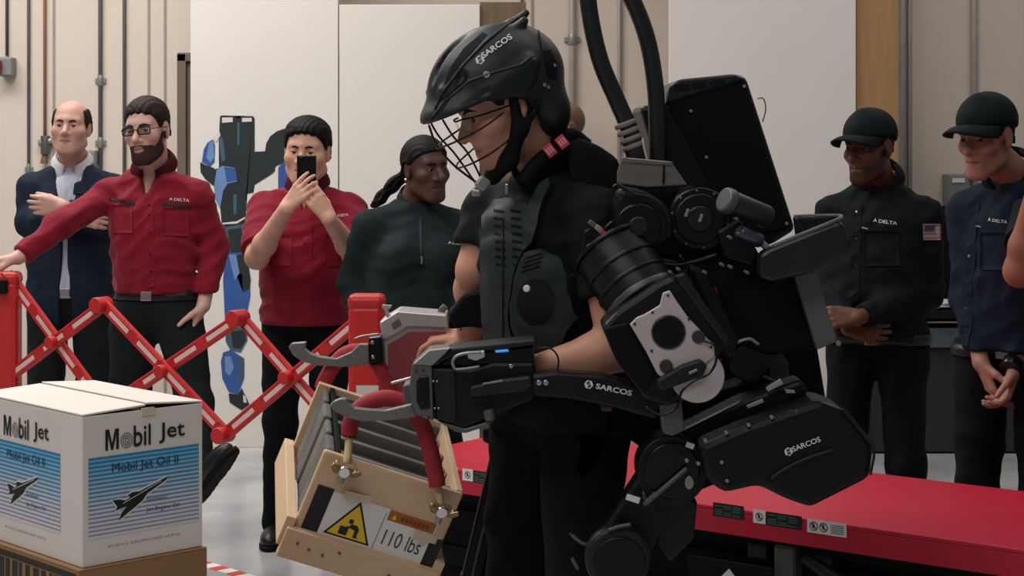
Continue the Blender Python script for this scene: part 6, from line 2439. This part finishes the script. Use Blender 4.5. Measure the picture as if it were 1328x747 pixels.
# hip shell with the name
hs2 = part('hip_shell', [(906, 578), (964, 553), (1030, 530), (1064, 519), (1094, 530), (1134, 578), (1129, 620), (1052, 659), (1020, 648), (984, 630), (940, 640), (915, 622)], 3.84, 0.16, M_black, bevel=0.014, label='large black hip shell with white lettering')
HSB = bvh(hs2)
maker_mark(None, 1022.5, 585.5, 5.8, 1066, 569, 7.0, HSB, hs2, m=M_white)
tube('shell_ridge', [W(998, 622, 3.838), W(1012, 612, 3.836), W(1034, 600, 3.836), W(1060, 590, 3.836), W(1082, 583, 3.838)], 0.0042, M_dgrey, hs2, seg=8)
tube('shell_rim', [W(1094, 530, 3.838), W(1113, 553, 3.838), W(1133, 580, 3.838), W(1129, 616, 3.838)], 0.003, M_dgrey, hs2, seg=8)
for x, y in ((914, 570), (941, 560), (970, 550), (1000, 540), (935, 598), (942, 622), (890, 596), (905, 600)):
    bolt(x, y, 3.85, 0.0042, M_lgrey, hs2, 0.016)

# near leg
disc('hip_joint', 872, 610, 3.90, 46, 0.10, M_black)
disc('hip_joint_face', 872, 610, 3.893, 36, 0.01, M_blackg)
part('thigh_link', [(846, 590), (872, 575), (912, 600), (905, 640), (858, 690), (836, 742), (792, 742), (776, 700), (800, 660)], 3.93, 0.08, M_black, bevel=0.010)
for pts, r in (([(838, 612), (852, 600), (868, 586), (880, 582)], 0.005), ([(834, 636), (838, 648), (850, 638)], 0.003), ([(739, 692), (762, 706), (790, 688)], 0.004), ([(742, 724), (750, 738)], 0.004)):
    tube('leg_cable', [W(x, y, 3.90) for x, y in pts], r, M_mgrey, EXO, seg=8)
cyl('push_rod', W(835, 655, 3.88), W(891, 607, 3.88), 0.0055, M_mgrey, EXO, seg=12, label='thin steel push rod')
part('white_tag', rect(821, 647, 18, 8, 18), 3.885, 0.004, M_white, bevel=0.001)
part('white_tag', rect(895, 578, 11, 7, 20), 3.885, 0.004, M_white, bevel=0.001)
part('oval_button', [(894 + 6 * math.cos(a), 626 + 9 * math.sin(a)) for a in [2 * math.pi * i / 16 for i in range(16)]], 3.885, 0.01, M_lgrey, bevel=0.002)
disc('knee_disc', 802, 726, 3.86, 43, 0.05, M_dgrey, bevel=0.012, label='dark round knee cover')
disc('knee_disc_inner', 804, 730, 3.855, 34, 0.01, M_black)
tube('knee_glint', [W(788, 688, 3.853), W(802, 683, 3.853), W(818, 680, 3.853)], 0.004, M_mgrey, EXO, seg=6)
part('knee_rear', [(858, 660), (885, 640), (905, 650), (900, 700), (870, 730), (850, 700)], 4.0, 0.06, M_dgrey, bevel=0.008)
kz = W(802, 726, 3.93)
box('shin_link', (kz.x, 3.94, (kz.z + 0.1) / 2), 0.09, 0.07, kz.z - 0.1, M_black, EXO, bevel=0.01)
box('foot_plate', (kz.x - 0.06, 3.98, 0.035), 0.34, 0.16, 0.06, M_black, EXO, bevel=0.012)
# far leg
fl0, fl1 = W(656, 566, 4.5), W(612, 750, 4.5)
fl2 = Vector((fl1.x - 0.04, 4.5, 0.08))
for a, b, wd in ((fl0, fl1, 0.055), (fl1, fl2, 0.06)):
    d = (b - a).normalized()
    box('far_leg_link', (a + b) / 2, (b - a).length + 0.03, 0.05, wd, M_black, EXO, ax=(d, Vector((0, 1, 0)), d.cross(Vector((0, 1, 0)))), bevel=0.008)
tube('far_leg_edge', [W(652, 580, 4.46), W(640, 640, 4.46), W(624, 700, 4.46), W(612, 752, 4.46)], 0.004, M_mgrey, EXO, seg=7)
box('foot_plate', (fl2.x - 0.05, 4.5, 0.035), 0.34, 0.16, 0.06, M_black, EXO, bevel=0.012)
part('far_hip_clip', [(626, 556), (656, 552), (654, 578), (640, 580), (626, 572)], 4.47, 0.03, M_black, bevel=0.004)
# belt of the harness
TWk = PWk['T']
sheet('harness_belt', lambda u, v: TWk(0.185 * math.cos(2 * math.pi * u), 0.01 + 0.15 * math.sin(2 * math.pi * u), 0.93 + 0.09 * v), 40, 3, 0.02, M_blackm, EXO, closed_u=True)
# thigh strap and dark pad in front of the trousers
part('shoulder_yoke', [(736, 186), (750, 178), (776, 188), (802, 206), (812, 250), (770, 268), (738, 232)], 4.10, 0.14, M_blackm, bevel=0.03, label='padded black shoulder yoke')
part('dark_gap_slab', [(978, 452), (1060, 448), (1072, 520), (1000, 545)], 4.30, 0.10, M_blackm, bevel=0.01)  # added black slab that darkens the gap behind the frame
part('gap_tone_panel', [(996, 450), (1010, 452), (1022, 470), (1024, 492), (1000, 494)], 4.29, 0.01, mat('slate_panel', (58, 68, 72), 0.5), bevel=0.002)  # added panel for the dim grey tone inside that gap

# ------------------------------------------------------------------ wooden weight crate on the hooks
M_pine = mat('pale_plywood', (214, 180, 146), 0.7, var=0.06, vscale=6, stretch=(1, 1, 8))
M_foam = mat('grey_scuffed_lining', (104, 100, 94), 0.8, var=0.35, vscale=9, stretch=(1, 1, 0.4))
M_steel = mat('dark_steel_plate', (70, 68, 64), 0.35, 0.5, var=0.2, stretch=(1, 6, 6))
M_handle = mat('red_foam_handle', (158, 38, 48), 0.75, var=0.12, vscale=30)
M_rope = mat('beige_cord', (196, 170, 130), 0.85, var=0.15, vscale=60)
M_brass = mat('brass_clamp', (148, 122, 84), 0.35, 0.6, var=0.25, vscale=40)
CO = W(421, 584, 4.05)
cu_ = Vector((179, 43.8, -66)).normalized()
cv_ = Vector((-44, 23.1, -104))
cv_ = (cv_ - cu_ * cv_.dot(cu_)).normalized()
cw_ = cu_.cross(cv_).normalized()
if cw_.y < 0:
    cw_ = -cw_
LU, LV, LW = 196 * 4.05 / FPX, 118 * 4.05 / FPX, 0.40
CR = thing('weight_crate', CO + cu_ * LU / 2 + cv_ * LV + cw_ * LW / 2, 'open plywood weight crate with red handles hanging from the two hooks', 'crate')


def CP(u, v, w_):
    return CO + cu_ * u + cv_ * v + cw_ * w_


def cbox(nm, u, v, w_, su, sv, sw_, m, parent=None, bevel=0.002, label=None):
    return box(nm, CP(u, v, w_), su, sv, sw_, m, parent or CR, ax=(cu_, cv_, cw_), bevel=bevel, label=label)


t = 0.016
fpn = cbox('front_panel', LU / 2, LV / 2, t / 2, LU, LV, t, M_pine, bevel=0.006)
cbox('back_panel', LU / 2, LV / 2, LW - t / 2, LU, LV, t, M_pine)
cbox('end_panel', t + 0.02, LV / 2, LW / 2, 0.012, LV, LW - 2 * t, M_blackm)
cbox('end_panel', LU - t / 2, LV / 2, LW / 2, t, LV, LW - 2 * t, M_pine)
cbox('floor_panel', LU / 2, LV - t / 2, LW / 2, LU - 2 * t, t, LW - 2 * t, M_pine)
# skids round the foot of the crate
cbox('foot_rail', LU / 2, LV + 0.028, -0.012, LU + 0.03, 0.075, 0.024, M_pine)
cbox('foot_rail', LU / 2, LV + 0.028, LW + 0.012, LU + 0.03, 0.075, 0.024, M_pine)
cbox('end_rail', -0.012, LV + 0.006, LW / 2 - 0.0, 0.024, 0.075, LW + 0.02, M_pine)
cbox('end_rail', LU + 0.012, LV + 0.006, LW / 2, 0.024, 0.075, LW + 0.02, M_pine)
for u, v in ((0.02, 0.02), (0.05, 0.026), (0.085, 0.03), (0.12, 0.012), (0.25, 0.03)):
    p = CP(u, LV + v, -0.024)
    cyl('screw', p, p - cw_ * 0.003, 0.0035, M_mgrey, CR, seg=8, bevel=0)
# scuffed grey lining slabs on the end, steel plates stacked inside
for i in range(4):
    cbox('lining_slab', 0.018, LV * 0.47, t + 0.048 + i * 0.090, 0.022 - 0.006 * (i % 2), LV * 0.92, 0.082 - 0.008 * (i % 2), M_foam, bevel=0.006)
for i in range(11):
    cbox('steel_plate', LU * 0.55, LV * (0.50 + 0.02 * (i % 3)), 0.07 + i * 0.028, LU * (0.80 - 0.02 * (i % 2)), LV * (0.80 - 0.05 * (i % 3)), 0.014, M_steel if i % 3 else M_lgrey, bevel=0.003)
cbox('inner_lining', LU / 2, LV * 0.3, LW - t - 0.006, LU * 0.9, LV * 0.5, 0.01, M_foam, bevel=0.003)
# labels
nf = -cw_
xr, yu = cu_, -cv_


def lpt(u, v):
    return CP(u * LU, v * LV, 0)


lab = patch('label_card', lpt(0.16, 0.985), xr, yu, LU * 0.76, LV * 0.56, M_white, fpn, lift=0.0012, label='white load label')
patch('black_tape', lpt(0.05, 1.0), xr, yu, LU * 0.115, LV * 0.60, M_ink, fpn, lift=0.0016)
patch('black_tape', lpt(0.91, 1.0), xr, yu, LU * 0.09, LV * 0.40, M_ink, fpn, lift=0.0016)
patch('label_divider', lpt(0.553, 0.98), xr, yu, 0.0016, LV * 0.5, mat('grey_print', (112, 110, 112)), fpn, lift=0.0018)
M_yel = mat('yellow_sign', (232, 196, 36), 0.5, var=0.03)
tri = [(0.20, 0.93), (0.53, 0.93), (0.365, 0.45)]


def tri_pts(k, lift):
    cx, cy = 0.365, 0.77
    return [lpt(cx + (a - cx) * k, cy + (b - cy) * k) + nf * lift for a, b in tri]


mesh_obj('warning_border', tri_pts(1.0, 0.0018), [(0, 1, 2)], M_ink, fpn)
mesh_obj('warning_triangle', tri_pts(0.86, 0.0026), [(0, 1, 2)], M_yel, fpn, label='yellow lifting warning triangle')


def sym(pts, l=0.0034):
    P = [lpt(a, b) + nf * l for a, b in pts]
    mesh_obj('warning_symbol', P, fill_poly(P), M_ink, fpn)


sym([(0.295, 0.885), (0.295, 0.785), (0.355, 0.785), (0.355, 0.885)])
sym([(0.36, 0.76), (0.36, 0.735), (0.405, 0.735), (0.425, 0.775), (0.425, 0.87), (0.445, 0.885), (0.40, 0.885), (0.40, 0.80), (0.375, 0.79), (0.33, 0.78)])
sym([(0.34, 0.73), (0.34, 0.68), (0.37, 0.68), (0.37, 0.73)])
patch('orange_band', lpt(0.575, 0.56), xr, yu, LU * 0.335, LV * 0.13, mat('orange_brown_band', (168, 92, 34), 0.6), fpn, lift=0.002, label='orange caution band')
wt = [lpt(0.60, 0.535) + nf * 0.003, lpt(0.635, 0.535) + nf * 0.003, lpt(0.6175, 0.465) + nf * 0.003]
mesh_obj('caution_mark', wt, [(0, 1, 2)], M_yel, fpn)
for i in range(7):
    patch('band_print', lpt(0.665 + i * 0.03, 0.53), xr, yu, LU * 0.02, LV * 0.055, mat('dark_orange_print', (120, 58, 24), 0.6), fpn, lift=0.0028)
text('lettering', '110 lbs', lpt(0.60, 0.86), xr, yu, LU * 0.27, LV * 0.19, mat('charcoal_print', (62, 60, 64), 0.6), fpn, lift=0.002)
# clear tape curls
for u, v in ((0.33, 0.40), (0.88, 0.62)):
    box('tape_curl', lpt(u, v) + nf * 0.006, 0.07, 0.02, 0.002, mat('clear_tape', (216, 196, 172), 0.2), fpn, ax=((cu_ * 0.95 - nf * 0.2).normalized(), cv_, (nf + cu_ * 0.2).normalized()), bevel=0)


def handle(pts, Y, Yb, rope0, rope1):
    P = [W(x, y, Y if isinstance(Y, float) else yy) for (x, y), yy in zip(pts, Y if not isinstance(Y, float) else [Y] * len(pts))]
    h = tube('handle', P, 0.0195, M_handle, CR, n=8, seg=16, label='red foam tube handle')
    for r_ in (rope0, rope1):
        tube('handle_cord', [W(*q) for q in r_], 0.009, M_rope, h, n=5, seg=8)
    return h


handle([(453, 566), (455, 548), (466, 530), (486, 519), (508, 517), (530, 527), (546, 548), (557, 580), (564, 612), (567, 630)], 4.085, 0,
       [(453, 560, 4.085), (452, 580, 4.07), (449, 604, 4.05)], [(567, 624, 4.10), (570, 645, 4.09), (571, 660, 4.08)])
handle([(417, 504), (423, 490), (434, 472), (450, 458), (470, 456), (486, 468), (500, 492), (512, 520), (522, 548)], 4.50, 0,
       [(418, 500, 4.50), (413, 512, 4.49), (418, 528, 4.48)], [(521, 544, 4.5), (528, 565, 4.5), (532, 585, 4.5)])
for cx, cy, yy in ((446, 608, 4.035), (572, 660, 4.08)):
    a = W(cx, cy, yy)
    cl = box('clamp', a, 0.05, 0.03, 0.022, M_brass, CR, ax=(cu_, cw_, -cv_), bevel=0.004)
    for s in (-1, 1):
        p = a + cu_ * (s * 0.026) - cv_ * 0.006
        cyl('clamp_bolt', p - cw_ * 0.004, p - cw_ * 0.028, 0.007, M_brass, cl, seg=8)
        box('wing_nut', p - cw_ * 0.03 - cv_ * 0.004, 0.02, 0.006, 0.012, M_brass, cl, ax=((cu_ - cv_ * s * 0.6).normalized(), cw_, (cv_ + cu_ * s * 0.6).normalized()), bevel=0.002)
    cyl('clamp_pin', a + cv_ * 0.005 - cw_ * 0.01, a + cv_ * 0.028 - cw_ * 0.02, 0.008, M_lgrey, cl, seg=10)
    cyl('clamp_ring', a - cw_ * 0.022, a - cw_ * 0.012, 0.014, M_chrome, cl, seg=14)
